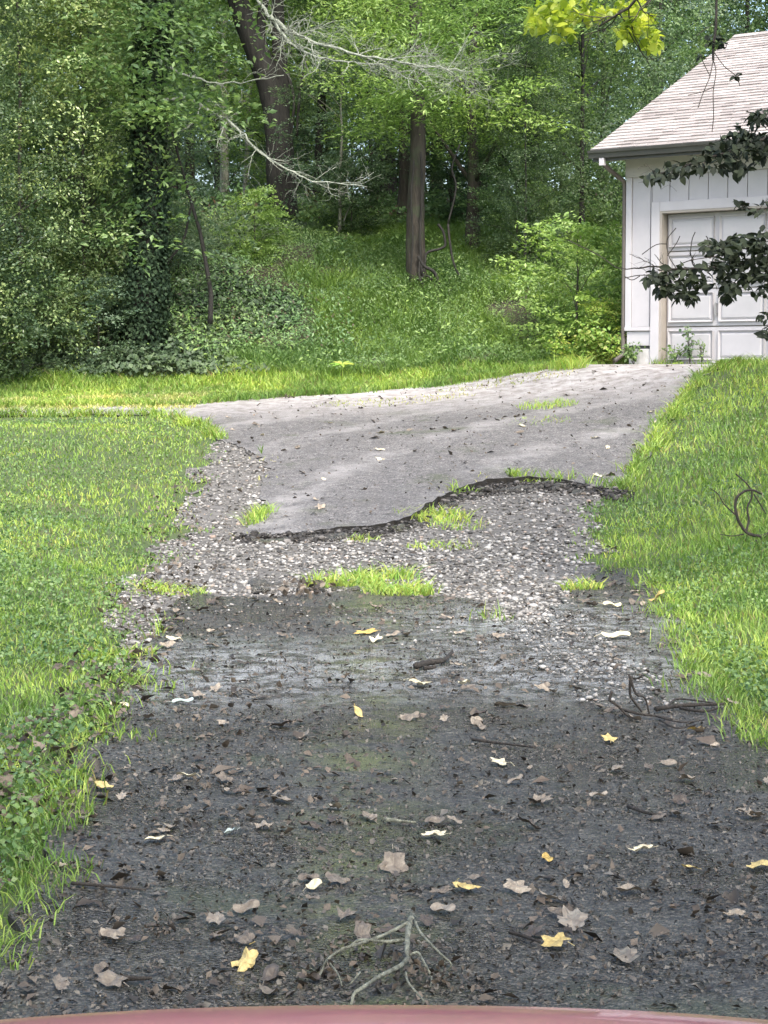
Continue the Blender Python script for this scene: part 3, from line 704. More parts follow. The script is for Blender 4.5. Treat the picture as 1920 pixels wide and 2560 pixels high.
T('evergreen_tree', 'fine', 0, 1500, 38, 1.1, 'leaf_mid', 'bark_dark', 'mid green dense tree behind the roof rake and the dark corner tree')
# trees flanking the track behind the car, which keep the near asphalt in shade
for (x, y, q, lb) in ((3.6, -1.5, 0, 'tall tree shading the track on the right behind the car'), (-3.8, .5, 1, 'tall tree shading the track on the left behind the car'), (.8, -8, 2, 'tall tree over the track far behind the car')):
    tree('roadside_tree', 'big', q, x, y, 1.0+q, 1.0, 'leaf_mid', 'bark_brown', lb)
# deep woods
back = [(60, 43, 0), (260, 50, 1), (430, 46, 2), (560, 58, 0), (760, 52, 1), (850, 64, 2), (960, 46, 0), (1090, 56, 1), (1200, 44, 2), (1330, 50, 0), (1450, 60, 1), (1620, 54, 2), (1780, 60, 0), (1950, 50, 1), (-100, 55, 2), (650, 70, 1), (2150, 44, 0), (-300, 42, 1)]
for i, (px, Y, q) in enumerate(back):
    T('forest_tree', 'big', q, px, Y, 1.0+.12*((i*7) % 4-1), ['leaf_mid', 'leaf_dark', 'leaf_blue', 'leaf_mid', 'leaf_bright'][i % 5], ['bark_dark', 'bark_brown'][i % 2],
      'tall leafy tree in the deep woods beyond the bank', 'tall trees in the deep woods')
under = [(20, 39, 0), (700, 44, 1), (820, 41, 2), (930, 40, 0), (1130, 38.5, 1), (1040, 43, 2), (1250, 40, 0), (1400, 42, 1), (180, 42, 2), (1000, 50, 1), (750, 62, 2), (560, 75, 0), (640, 66, 1), (460, 62, 2), (1300, 46, 0), (1180, 48, 1), (880, 56, 0), (350, 56, 1)]
for i, (px, Y, q) in enumerate(under):
    T('understory_tree', 'mid', q, px, Y, .75+.12*((i*5) % 5), ['leaf_mid', 'leaf_blue', 'leaf_dark', 'leaf_bright', 'leaf_blue'][(i*3) % 5], 'bark_brown',
      'leafy understory tree in the shade of the deep woods', 'understory trees in the deep woods')
# shrubs at the wood edge
shr = [(1440, 29.0, .95, 'leaf_bright', 'bright layered shrub beside the left end of the garage wall'),
       (1520, 28.5, .45, 'weed', 'low lime green bush against the garage corner'),
       (640, 33.5, .55, 'leaf_bright', 'lime green shrub on the bank crest left of the forked tree'),
       (880, 35.5, .6, 'leaf_dark', 'dark round shrub on the bank crest between the two bare trunks'),
       (60, 29.0, .75, 'leaf_dark', 'dark shrub at the left edge on top of the ivy bank'),
       (250, 29.6, .6, 'leaf_blue', 'blue-green shrub on the ivy bank before the ivy-clad trunk'),
       (1290, 33, .7, 'leaf_mid', 'green shrub on the bank right of the curved vine'),
       (450, 32.8, .55, 'leaf_blue', 'sparse shrub on the bank behind the thin leaning sapling'),
       (1190, 36.5, .8, 'leaf_dark', 'dark shrub in the hollow behind the middle trunk')]
for i, (px, Y, s, lf, lb) in enumerate(shr):
    T('shrub', 'shrub', i % 3, px, Y, s, lf, 'bark_brown', lb, None, cat='shrub')

# the far wood as one mass
rg = np.random.default_rng(99); n = 1500
C = np.stack([rg.uniform(-42, 42, n), rg.uniform(80, 100, n), rg.uniform(5, 30, n)], -1)
V, F = sprays(C, rg.uniform(1.2, 2.6, n), 36, .5, rg, .5)
fw = link_mesh('far_woods', np_mesh('far_woods', V, F), M['leaf_dark']); tag(fw, 'dark mass of distant woodland closing the view behind the trees', 'woods', kind='stuff')

# ---- ivy-clad trunk
def leafshell(path, rad, n, size, rg, out=.12):
    path = [np.array(p) for p in path]; seg = rg.random(n)*(len(path)-1); i = seg.astype(int); f = seg-i
    A = np.array(path); P = A[i]*(1-f)[:, None]+A[i+1]*f[:, None]; r = np.interp(seg, np.arange(len(path)), rad)
    th = rg.uniform(0, 6.28, n); d = np.stack([np.cos(th), np.sin(th), rg.normal(0, .3, n)], -1)
    bul = .75+.7*np.array(vnoise(th*1.0, P[:, 2]*1.6, .8)); P = P+d*(r*bul+out*rg.random(n))[:, None]
    Nn = d+rg.normal(0, .5, (n, 3))+[0, 0, .35]; Nn /= np.linalg.norm(Nn, axis=1)[:, None]
    return leaf_geo(P, Nn, size*rg.uniform(.6, 1.3, n), .8, .08, np.tile([0, 0, -1.], (n, 1)), rg)
Yi = 29.8
it = empty('ivy_tree', at(372, 800, Yi)); base = it.location.copy(); base.z = tz1(base.x, base.y)-.1; it.location = base
tag(it, 'thick trunk wrapped in dark ivy, left of the woods', 'tree')
path = [at(350, 850, Yi), at(352, 760, Yi), at(372, 640, Yi), at(380, 480, Yi), at(362, 300, Yi), at(375, 120, Yi), at(395, 0, Yi), at(400, -300, Yi), at(400, -700, Yi)]
path = [p-base for p in path]
MB().tube(smoothline(path, 3), [.24-.005*k for k in range(25)], 12, .1).build('trunk', M['bark_dark'], it, True)
V, F = leafshell(path, [.34, .30, .18, .16, .20, .18, .16, .12, .1], 20000, .062, np.random.default_rng(5))
link_mesh('ivy', np_mesh('ivy', V, F), M['ivy_dark'], it)
C = [tuple(at(random.uniform(150, 620), random.uniform(-700, -20), Yi)-base+Vector((0, random.uniform(-2.5, 2.5), 0))) for _ in range(150)]
C += [tuple(at(px, py, Yi)-base+Vector((0, random.uniform(-1.3, -.4), 0))) for px, py in [(random.uniform(200, 600), random.uniform(0, 330)) for _ in range(46)]+[(350, 290), (380, 300), (400, 420), (360, 430), (440, 250), (470, 300), (510, 330), (300, 200), (330, 470), (395, 520), (350, 560), (300, 540), (410, 610), (320, 620)]]
C = np.array(C)
V, F = sprays(C, .8, 55, .12, np.random.default_rng(8)); link_mesh('crown', np_mesh('ivy_tree_crown', V, F), M['leaf_mid'], it)

def branching(b, pts, r0, r1, rd, twigs=10, tl=.6, depth=2, drop=0, n=6, rough=.05):
    pts = smoothline(pts, 5); m = len(pts)
    pts = [p+Vector((rd.uniform(-1, 1), rd.uniform(-1, 1), rd.uniform(-1, 1)))*rough*.5 for p in pts]
    b.tube(pts, [r0+(r1-r0)*k/(m-1) for k in range(m)], n)
    tips = [pts[-1]]
    if depth <= 0: return tips
    for k in range(twigs):
        i = rd.randrange(max(1, m//5), m-1); s = pts[i]; d = (pts[min(i+1, m-1)]-pts[i-1]).normalized()
        dv = (d*.6+Vector((rd.uniform(-1, 1), rd.uniform(-1, 1), rd.uniform(-.8, .9)-drop))).normalized()*tl*rd.uniform(.5, 1.2)
        e = s+dv; mid = s.lerp(e, .5)+Vector((rd.uniform(-.12, .12), rd.uniform(-.12, .12), rd.uniform(-.12, .12)))*tl
        r = (r0+(r1-r0)*i/(m-1))*.5
        tips += branching(b, [s, mid, e], r, max(r*.3, r1*.5), rd, max(2, twigs//3), tl*.5, depth-1, drop, max(3, n-1), rough*.5)
    return tips
rd = random.Random(11)
b = MB(); branching(b, [at(390, 255, Yi)-base, at(480, 250, 29.4)-base, at(585, 315, 29)-base, at(640, 372, 29)-base, at(735, 432, 29)-base, at(800, 455, 29)-base, at(920, 470, 29)-base], .030, .006, rd, 22, .6, 2, 0, 6)
b.build('dead_limb', M['lichen'], it, True)
b = MB(); branching(b, [at(400, 160, Yi)-base, at(520, 205, 29.5)-base, at(600, 206, 29.3)-base, at(712, 188, 29.2)-base], .022, .006, rd, 7, .4, 2)
b.build('dead_limb', M['lichen'], it, True)

# ---- forked dark tree
Yf = 37.0
ft = empty('forked_tree', at(700, 560, Yf)); base = ft.location.copy(); base.z = tz1(base.x, base.y)-.1; ft.location = base
tag(ft, 'big dark trunk forking high up, its bare lichen limb sweeping right', 'tree')
b = MB(); b.tube([p-base for p in smoothline([at(712, 620, Yf), at(708, 540, Yf), at(702, 420, Yf), at(695, 320, Yf), at(675, 215, Yf), at(640, 120, Yf), at(605, 30, Yf), at(585, -60, Yf), at(540, -400, Yf)], 4)], [.33-.0048*k for k in range(33)], 12, .12)
b.tube([p-base for p in smoothline([at(700, 330, Yf), at(705, 240, Yf), at(698, 130, Yf), at(695, 30, Yf), at(700, -80, Yf), at(760, -500, Yf)], 4)], [.18-.0045*k for k in range(21)], 10, .1)
b.tube([p-base for p in smoothline([at(668, 200, Yf), at(650, 120, Yf), at(655, 40, Yf), at(668, -60, Yf)], 4)], [.13-.004*k for k in range(13)], 8, .1)
b.build('trunk', M['bark_dark'], ft, True)
b = MB(); branching(b, [at(560, -120, 35)-base, at(640, -10, 32)-base, at(690, 55, 30)-base, at(760, 95, 29.3)-base, at(850, 125, 29)-base, at(960, 150, 28.8)-base, at(1060, 165, 28.8)-base, at(1150, 175, 28.8)-base, at(1190, 185, 28.8)-base], .036, .005, rd, 44, .8, 2, 0, 6)
branching(b, [at(680, 40, 30.3)-base, at(715, 95, 30)-base, at(780, 140, 29.5)-base, at(870, 155, 29)-base, at(950, 165, 29)-base, at(1060, 215, 28.8)-base], .028, .006, rd, 20, .6, 2)
b.build('dead_limb', M['lichen'], ft, True)
for pts in ([(718, 180), (735, 250), (728, 330), (715, 450)], [(765, 150), (750, 230), (742, 340)]):
    b = MB(); b.tube([p-base for p in smoothline([at(x, y, 35.5) for x, y in pts], 5)], .03, 6); b.build('vine', M['bark_dark'], ft, True)
C = np.array([tuple(at(random.uniform(430, 900), random.uniform(-700, -30), Yf)-base+Vector((0, random.uniform(-3, 3), 0))) for _ in range(200)])
V, F = sprays(C, .9, 55, .14, np.random.default_rng(9)); link_mesh('crown', np_mesh('forked_crown', V, F), M['leaf_mid'], ft)

# ---- middle trunk with vines
Ym = 31.8
mt = empty('old_tree', at(1045, 700, Ym)); base = mt.location.copy(); base.z = tz1(base.x, base.y)-.1; mt.location = base
tag(mt, 'brown furrowed trunk standing alone on the green bank with loops of vine at its foot', 'tree')
gz = lambda px, Y: at(px, 0, Y)
b = MB(); b.tube([p-base for p in smoothline([at(1050, 735, Ym), at(1042, 690, Ym), at(1038, 600, Ym), at(1040, 500, Ym), at(1044, 400, Ym), at(1045, 300, Ym), at(1040, 150, Ym), at(1040, -100, Ym), at(1040, -500, Ym)], 4)], [.30, .24, .21, .185]+[.175-.003*k for k in range(29)], 12, .14)
b.build('trunk', M['bark_brown'], mt, True)
for pts, r in (([(1058, 700), (1062, 660), (1068, 632), (1100, 622), (1113, 612), (1108, 580), (1095, 560)], .022), ([(1120, 560), (1124, 600), (1135, 660), (1160, 710), (1182, 738)], .020),
            ([(1045, 640), (1060, 665), (1085, 680), (1100, 715), (1110, 735)], .03), ([(1050, 650), (1048, 690), (1062, 725)], .022), ([(1040, 700), (1070, 690), (1092, 720)], .02),
            ([(1035, 400), (1028, 500), (1032, 600), (1025, 700)], .018), ([(1052, 380), (1055, 480), (1050, 600), (1056, 690)], .022), ([(1150, 360), (1130, 420), (1140, 470), (1120, 560)], .016)):
    b = MB(); b.tube([p-base for p in smoothline([at(x, y, Ym-.25) for x, y in pts], 5)], r, 6); b.build('vine', M['bark_dark'], mt, True)
C = np.array([tuple(at(random.uniform(820, 1400), random.uniform(-500, 330), Ym)-base+Vector((0, random.uniform(-2.2, 2.2), 0))) for _ in range(200)]+[tuple(at(random.uniform(940, 1190), random.uniform(-40, 310), Ym)-base+Vector((0, random.uniform(-1.6, -.4), 0))) for _ in range(46)])
V, F = sprays(C, .62, 90, .09, np.random.default_rng(10), .3, .34); link_mesh('crown', np_mesh('old_crown', V, F), M['leaf_bright'], mt)

# ---- thin leaning sapling and pale far trunks
Ys = 30.2
sp = empty('sapling', at(525, 800, Ys)); base = sp.location.copy(); base.z = tz1(base.x, base.y)-.05; sp.location = base; tag(sp, 'thin dark leaning sapling between the ivy-clad trunk and the green bank', 'tree')
b = MB(); b.tube([p-base for p in smoothline([at(525, 810, Ys), at(527, 740, Ys), at(515, 660, Ys), at(500, 580, Ys), at(482, 520, Ys), at(460, 440, Ys), at(430, 330, Ys)], 4)], [.045-.0012*k for k in range(25)], 7, .2)
b.tube([p-base for p in smoothline([at(395, 680, Ys), at(440, 630, Ys), at(462, 590, Ys), at(470, 550, Ys), at(478, 515, Ys)], 4)], .022, 6)
b.build('trunk', M['bark_dark'], sp, True)
C = np.array([tuple(at(px, py, Ys)-base) for px, py in ((470, 545), (520, 555), (560, 640), (600, 650), (450, 700), (575, 560), (500, 700), (430, 540), (540, 690), (620, 600))])
V, F = sprays(C, .28, 40, .08, np.random.default_rng(12)); link_mesh('crown', np_mesh('sapling_crown', V, F), M['leaf_blue'], sp)
for i, (px, y0, y1, Y, r, lb) in enumerate([(480, 500, 440, 52, .14, 'pale grey distant trunk nearest the ivy-clad tree'), (562, 520, 350, 50, .15, 'leaning grey distant trunk between two pale ones'), (610, 505, 350, 54, .10, 'slim white distant trunk left of the forked tree'), (730, 550, 380, 41, .06, 'thin pale pole-like trunk right of the forked tree'), (1255, 590, 330, 42, .17, 'dark trunk in the hollow left of the garage trees'), (790, 590, 480, 40, .10, 'short dark trunk behind the dusty sapling')]):
    g0 = at(px, y0, Y); zb = tz1(g0.x, Y)-.1; e = empty('bare_tree', (g0.x, Y, zb)); tag(e, lb, 'tree')
    b = MB(); top = 9.0; lean = (i % 3-1)*.06
    pp = smoothline([Vector((0, 0, 0)), Vector((lean, 0, 1.5)), Vector((lean*3, 0, 4)), Vector((lean*6+.1, .1, top))], 4); b.tube(pp, [r*(1-.05*k) for k in range(len(pp))], 8, .12)
    b.tube(smoothline([pp[6], pp[6]+Vector((.5, .1, .7)), pp[6]+Vector((.9, .2, 1.6))], 3), r*.3, 5)
    b.build('trunk', M['bark_dark' if i > 3 else 'bark_pale'], e, True)
    C = np.array([(lean*6+random.uniform(-1.6, 1.6), random.uniform(-1.5, 1.5), random.uniform(5, 9.4)) for _ in range(60)])
    V, F = sprays(C, .7, 40, .12, np.random.default_rng(70+i)); link_mesh('crown', np_mesh('bare_crown', V, F), M['leaf_mid'], e)

# ---- yellow-green maple reaching in from the top right
mp = empty('maple_tree', (7.2, 19.0, tz1(7.2, 19.0)-.1)); base = mp.location.copy(); tag(mp, 'yellow-green tree whose leafy bough hangs in at the top right beside the roof', 'tree')
b = MB(); b.tube(smoothline([Vector((0, 0, 0)), Vector((.1, 0, 3)), Vector((-.1, .2, 6)), Vector((0, .2, 9))], 4), [.2-.01*k for k in range(13)], 10, .1)
tips = []
for py0, xs in ((0, 0),):
    tips += branching(b, [Vector((-.05, .1, 4.6)), Vector((-1.9, 1.6, 5.3)), Vector((-3.2, 2.7, 5.5)), Vector((-4.0, 3.4, 5.1)), Vector((-4.6, 3.8, 4.75))], .06, .012, rd, 16, .8, 2, .1)
b.build('trunk', M['bark_brown'], mp, True)
rg = np.random.default_rng(31)
def pxcluster(spots, n, Y, base, spread, size, rg, aspect=.62, hang=.5):
    P = []; 
    for (x, y, rx, ry) in spots:
        for _ in range(n):
            t = rg.uniform(0, 6.28); q = rg.random()**.5; P.append(tuple(at(x+rx*q*math.cos(t), y+ry*q*math.sin(t), Y+rg.uniform(-spread, spread))-base))
    P = np.array(P); m = len(P); Nn = rg.normal(0, .55, (m, 3)); Nn[:, 2] += .8; Nn[:, 1] -= .25; Nn /= np.linalg.norm(Nn, axis=1)[:, None]
    d = rg.normal(0, .7, (m, 3)); d[:, 2] -= hang
    return P, Nn, size*rg.uniform(.65, 1.3, m), d
def bigleaf(P, Nn, s, d, aspect, rg):
    """8-triangle pointed leaves for near branches"""
    t = d-Nn*(d*Nn).sum(1)[:, None]; t /= np.linalg.norm(t, axis=1)[:, None]+1e-9; b = np.cross(Nn, t); s_ = s[:, None]; n = len(P)
    prof = [(0, 0), (.22, .36), (.5, .5), (.78, .28), (1, 0)]; L = []
    for u, wv in prof:
        c = P+t*s_*u-Nn*s_*(.22*u*u)
        if wv == 0: L.append(c)
        else: L += [c+b*s_*wv*aspect+Nn*s_*.06, c, c-b*s_*wv*aspect+Nn*s_*.06]
    V = np.stack(L, 1).reshape(-1, 3); k = V.shape[0]//n; i = k*np.arange(n)[:, None]
    tri = [(0, 2, 1), (0, 3, 2), (1, 2, 4), (2, 5, 4), (2, 3, 5), (3, 6, 5), (4, 5, 7), (5, 8, 7), (5, 6, 8), (6, 9, 8), (7, 8, 10), (8, 9, 10)]
    return V, np.stack([i+list(q) for q in tri], 1).reshape(-1, 3)
spots = [(1370, 25, 45, 30), (1430, 15, 70, 35), (1340, 60, 25, 20), (1400, 70, 45, 25), (1560, 20, 50, 25), (1600, 55, 45, 28), (1570, 80, 35, 22), (1630, 100, 18, 26), (1500, -40, 130, 40), (1480, 35, 60, 15)]
P, Nn, s, d = pxcluster(spots, 62, 23.2, base, .5, .125, rg); V, F = bigleaf(P, Nn, s, d, .75, rg)
link_mesh('leaves', np_mesh('maple_leaves', V, F), M['leaf_yellow'], mp)
C = np.array([(random.uniform(-2.5, 3.5), random.uniform(-3, 3), random.uniform(5, 10)) for _ in range(150)])
V, F = sprays(C, .8, 45, .14, rg); link_mesh('crown', np_mesh('maple_crown', V, F), M['leaf_yellow'], mp)

# ---- near tree at the right whose dark boughs hang before the garage
NY = 12.0
nt_ = empty('near_tree', (4.9, 11.5, tz1(4.9, 11.5)-.1)); base = nt_.location.copy(); tag(nt_, 'shaded tree off the right edge, its dark drooping boughs hanging before the garage', 'tree')
b = MB(); b.tube(smoothline([Vector((0, 0, 0)), Vector((.1, 0, 2.5)), Vector((0, .1, 5.5)), Vector((-.3, -.2, 9))], 4), [.26-.012*k for k in range(13)], 12, .1); b.build('trunk', M['bark_dark'], nt_, True)
tr = lambda pts, Y=NY: [at(x, y, Y)-base for x, y in pts]
rd = random.Random(21); rg = np.random.default_rng(77)
boughs = [
 ([(2830, 560), (2300, 560), (1980, 640), (1900, 650), (1800, 668), (1700, 672), (1620, 668), (1562, 672)], .02, .0035, 14, .16,
  [(1880, 640, 60, 35), (1820, 650, 40, 30), (1900, 700, 40, 40), (1760, 690, 50, 30), (1700, 690, 45, 25), (1670, 720, 22, 18), (1715, 740, 20, 12), (1820, 725, 20, 22), (1790, 620, 35, 15), (1640, 690, 30, 12), (1860, 600, 40, 15), (1930, 660, 40, 60), (1880, 660, 60, 50), (1850, 675, 50, 40), (1910, 610, 40, 30)], 34),
 ([(2830, 250), (2300, 220), (2000, 300), (1920, 345), (1850, 370), (1760, 400), (1680, 425), (1620, 445)], .018, .003, 10, .14,
  [(1880, 330, 45, 30), (1900, 380, 40, 28), (1830, 385, 45, 26), (1760, 405, 45, 22), (1690, 425, 40, 15), (1640, 440, 28, 8), (1840, 420, 40, 14), (1900, 290, 25, 14), (1800, 370, 40, 18), (1890, 360, 50, 45), (1850, 345, 40, 25)], 26),
 ([(2830, 450), (2300, 440), (1990, 520), (1930, 520), (1880, 522), (1855, 510)], .008, .003, 4, .1, [(1890, 525, 25, 10), (1860, 515, 14, 14), (1930, 515, 30, 15)], 8),
 ([(2830, 700), (2300, 700), (2000, 790), (1940, 795), (1915, 790)], .008, .003, 3, .1, [(1912, 790, 16, 8), (1905, 830, 14, 6), (1930, 840, 20, 10)], 6)]
for pts, r0, r1, tw, tl, spots, n in boughs:
    b = MB(); branching(b, [Vector((0, 0, 3.6))]+tr(pts[1:]), r0, r1, rd, tw, tl, 2, 0, 6, .012)
    bo = b.build('bough', M['twig'], nt_, True)
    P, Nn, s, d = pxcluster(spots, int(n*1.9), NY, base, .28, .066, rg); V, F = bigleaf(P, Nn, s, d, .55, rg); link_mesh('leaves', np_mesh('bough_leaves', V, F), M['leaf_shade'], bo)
# bare twigs above the lower bough
b = MB()
for pts in ([(1690, 670), (1672, 640), (1668, 600), (1690, 570)], [(1668, 610), (1640, 612), (1605, 636)], [(1668, 640), (1690, 610), (1700, 590)], [(1725, 640), (1730, 600), (1738, 580)], [(1775, 640), (1770, 600), (1765, 590)], [(1690, 665), (1730, 650), (1800, 640)],
            [(1565, 672), (1540, 668), (1500, 640), (1420, 600)], [(1600, 690), (1580, 700), (1560, 690)], [(1650, 690), (1600, 688), (1562, 695)]):
    b.tube(smoothline(tr(pts), 4), .004, 4)
b.build('twigs', M['twig'], nt_)
# hanging strand
b = MB(); top = tr([(1795, -500)])[0]
b.tube(smoothline([Vector((-.1, 0, 7.5)), top]+tr([(1792, -80), (1790, 60), (1784, 110), (1783, 150)]), 5), [.009]*31, 5)
for pts in ([(1783, 150), (1775, 190), (1765, 215), (1755, 240), (1745, 270)], [(1783, 150), (1790, 180), (1783, 230), (1784, 290), (1780, 330)], [(1785, 130), (1810, 165), (1840, 190), (1850, 215)], [(1783, 218), (1755, 230), (1720, 238)], [(1775, 190), (1760, 160), (1752, 140)], [(1783, 60), (1760, 75), (1740, 90)]):
    b.tube(smoothline(tr(pts), 4), .0035, 4)
bo = b.build('hanging_twig', M['twig'], nt_)
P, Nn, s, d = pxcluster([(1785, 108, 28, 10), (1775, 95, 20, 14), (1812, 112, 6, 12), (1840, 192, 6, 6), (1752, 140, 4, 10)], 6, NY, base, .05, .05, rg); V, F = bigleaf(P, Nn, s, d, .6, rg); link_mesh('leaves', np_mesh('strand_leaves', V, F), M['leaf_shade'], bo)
C = np.array([(random.uniform(-3.0, 3), random.uniform(-4, 2), random.uniform(5.8, 9.5)) for _ in range(130)])
V, F = sprays(C, .9, 40, .15, rg); link_mesh('crown', np_mesh('near_crown', V, F), M['leaf_dark'], nt_)

# ------------------------------------------------------------------ ground cover on the bank (stuff)
def cover(name, n, xa, xb, ya, yb, test, hmax, size, mat, label, aspect=.75, powr=1.5, up=1.1):
    X, Y = world_pts(n, xa, xb, ya, yb, powr); k = test(X, Y); X, Y = X[k], Y[k]; m = len(X)
    hh = hmax*(.15+.85*fnoise(X, Y, 1.1)**1.2*1.5)*rng.random(m)**.6
    Z = tz(X, Y)+.02+hh; Nn = rnd_dirs(m, up); Nn[:, 1] -= .45; Nn /= np.linalg.norm(Nn, axis=1)[:, None]
    V, F = leaf_geo(np.stack([X, Y, Z], -1), Nn, size*rng.uniform(.55, 1.35, m), aspect, .1)
    o = link_mesh(name, np_mesh(name, V, F), mat); tag(o, label, 'ground cover', kind='stuff'); return o
def free(X, Y):
    gx_, gy_ = to_garage(X, Y); return ~((gx_ > -.1) & (gy_ > -.1))
edge = lambda X, Y: 28.7+.35*(fnoise(X, Y, 1.5)-.5)*2-.03*X
leftm = lambda X, Y: (X/Y*FPX+CX) + (fnoise(X, Y, 1.4)-.5)*420
cover('ivy_bed', 105000, -8.5, .5, 28.2, 40, lambda X, Y: (Y > edge(X, Y)) & (leftm(X, Y) < 660) & free(X, Y), .30, .085, M['ivy'], 'dark ivy carpet over the lower left of the bank')
cover('bank_plants', 165000, -6, 6.5, 28.3, 42, lambda X, Y: (Y > edge(X, Y)+.1) & (leftm(X, Y) > 520) & free(X, Y), .30, .043, M['cover_fine'], 'soft low green plants carpeting the middle of the bank', .42)
cover('crest_plants', 60000, -14, 16, 36, 70, lambda X, Y: free(X, Y), .6, .11, M['cover'], 'tangled mixed undergrowth on the woodland floor behind the bank crest', .6)
cover('bank_weeds', 4500, -5, 6.5, 28.6, 42, lambda X, Y: (vnoise(X, Y, .7) > .5) & free(X, Y) & (Y > edge(X, Y)), .5, .085, M['leaf_bright'], 'taller pale-leaved weeds dotted over the bank', .4)
cover('brush', 16000, -5.5, -.5, 29.6, 36, lambda X, Y: (vnoise(X, Y, 1.3) > .45) & (leftm(X, Y) > 400) & (leftm(X, Y) < 900), .55, .07, M['cover'], 'brownish tangle of brush on the bank behind the thin sapling', .4)

# ------------------------------------------------------------------ grass (stuff)
def blades(X, Y, Hh, Wd, lean=.45, z=None):
    n = len(X); a = rng.uniform(0, 6.28, n); la = rng.uniform(0, 6.28, n); z0 = tz(X, Y) if z is None else z
    B = np.stack([X, Y, z0-.005], -1); s = np.stack([np.cos(a), np.sin(a), 0*a], -1)*Wd[:, None]*.5
    l = np.stack([np.cos(la), np.sin(la), 0*la], -1)*(Hh*rng.uniform(.2, 1, n)*lean*2)[:, None]; up = np.zeros((n, 3)); up[:, 2] = Hh
    m = B+up*.55+l*.35; t = B+up*rng.uniform(.6, 1, n)[:, None]+l
    V = np.stack([B-s, B+s, m+s*.8, m-s*.8, t], 1).reshape(-1, 3); i = 5*np.arange(n)[:, None]
    return V, np.stack([i+[0, 1, 2], i+[0, 2, 3], i+[3, 2, 4]], 1).reshape(-1, 3)
def offroad(X, Y, j=.22):
    jx = X+(vnoise(X, Y, .3)-.5)*2.2*j+rng.normal(0, j*.35, len(X)); jy = Y+(vnoise(Y, X, .3)-.5)*3.5*j+rng.normal(0, j*.8, len(X))
    return ~(pip(LOW, jx, jy) | pip(UP, jx, jy) | pip(BED, jx, jy)) & free(X, Y)
def grass(name, n, xa, xb, ya, yb, test, h, wd, mat, label, powr=1.6, lean=.5):
    X, Y = world_pts(n, xa, xb, ya, yb, powr); k = test(X, Y) & offroad(X, Y); X, Y = X[k], Y[k]; m = len(X)
    hh = h(X, Y)*rng.uniform(.5, 1.25, m); V, F = blades(X, Y, hh, wd(Y)*rng.uniform(.7, 1.3, m), lean, tz(X, Y)+np.where(pip(UP, X, Y), uh(X, Y), np.where(pip(LOW, X, Y), .03, 0)))
    o = link_mesh(name, np_mesh(name, V, F), mat); tag(o, label, 'grass', kind='stuff'); return o
wdf = lambda Y: .0030+.00036*Y
thin = lambda X, Y: 1-.75*sst(.35, .05, np.interp(Y, LE_Y, LE_X)-X)*(rng.random(len(X)))
grass('left_lawn', 152000, -6.5, -.7, 4.6, 27.6, lambda X, Y: (X < 0) & (rng.random(len(X)) < np.where(Y < 10, .75+.25*sst(.1, .6, np.interp(Y, LE_Y, LE_X)-X), 1)) & ~((Y > 25.2)&(rng.random(len(X))<.5)), lambda X, Y: (.035+.055*fnoise(X, Y, .9))*(1-.35*sst(24, 26, Y)), wdf, M['grass'], 'bright uneven lawn left of the driveway')
grass('right_lawn', 150000, 1.2, 9.0, 7.2, 27.5, lambda X, Y: X > .8, lambda X, Y: .05+.10*fnoise(X, Y, .8)*sst(0, 1.2, X-np.interp(Y, RE_Y, RE_X))+.03, wdf, M['grass'], 'tall bright grass on the rise right of the driveway')
grass('far_verge', 68000, -9, 5.0, 26.6, 29.3, lambda X, Y: Y < edge(X, Y)+.25, lambda X, Y: .05+.20*sst(27.4, 29, Y)*fnoise(X, Y, .7)*1.3, lambda Y: wdf(Y)*1.05, M['grass'], 'strip of light grass between the upper drive and the bank', 1)
def fringe(name, poly, mat, label, skip, per=340):
    A = np.array([(p.x, p.y) for p in poly]); B = np.roll(A, -1, 0); L = np.hypot(*(B-A).T); n = int(L.sum()*per)
    i = rng.choice(len(A), n, p=L/L.sum()); P = A[i]+(B-A)[i]*rng.random(n)[:, None]; t = (B-A)[i]/L[i][:, None]; out_ = np.stack([t[:, 1], -t[:, 0]], -1)
    wob = (vnoise(P[:, 0], P[:, 1], .35)-.4)*.16+rng.normal(0, .05, n)
    for sg in (1, -1):
        Q = P+out_*sg*.05; 
    P = P-out_*wob[:, None]*1.0
    k = skip(P[:, 0], P[:, 1]) & free(P[:, 0], P[:, 1]) & (P[:, 1] > 4.4) & (P[:, 1] < 28.5) & (np.abs(P[:, 0]) < 7.5) & (rng.random(n) < .35+.65*vnoise(P[:, 0], P[:, 1], .5)); X, Y = P[k].T; m = len(X)
    hh = (.05+.07*vnoise(X, Y, .4)+.004*np.maximum(Y-8, 0))*rng.uniform(.5, 1.2, m)
    V, F = blades(X, Y, hh, wdf(Y)*rng.uniform(.7, 1.3, m), .75, tz(X, Y)+np.where(pip(UP, X, Y), uh(X, Y), np.where(pip(LOW, X, Y), .026, 0)))
    tag(link_mesh(name, np_mesh(name, V, F), mat), label, 'grass', kind='stuff')
inbed = lambda X, Y: pip(BED, X, Y)
fringe('edge_grass', UP, M['grass'], 'grass hanging over the margins of the upper slab', lambda X, Y: ~inbed(X, Y) | (vnoise(X, Y, .5) > .8))
fringe('kerb_grass', LOW, M['grass'], 'grass creeping over the sides of the lower slab', lambda X, Y: ~inbed(X, Y) | (vnoise(X, Y, .4) > .85), 200)
X, Y = world_pts(110000, -4.5, 6.5, 28.6, 39, 1.5); k = (Y > edge(X, Y)+.1) & (leftm(X, Y) > 640) & free(X, Y) & (fnoise(X, Y, 1.2) > .36); X, Y = X[k], Y[k]; m = len(X)
V, F = blades(X, Y, rng.uniform(.10, .34, m)*(.5+fnoise(X, Y, .8)), rng.uniform(.012, .022, m), .8); tag(link_mesh('bank_grass', np_mesh('bank_grass', V, F), M['bank_grass']), 'soft shaded grass over the centre of the bank', 'grass', kind='stuff')
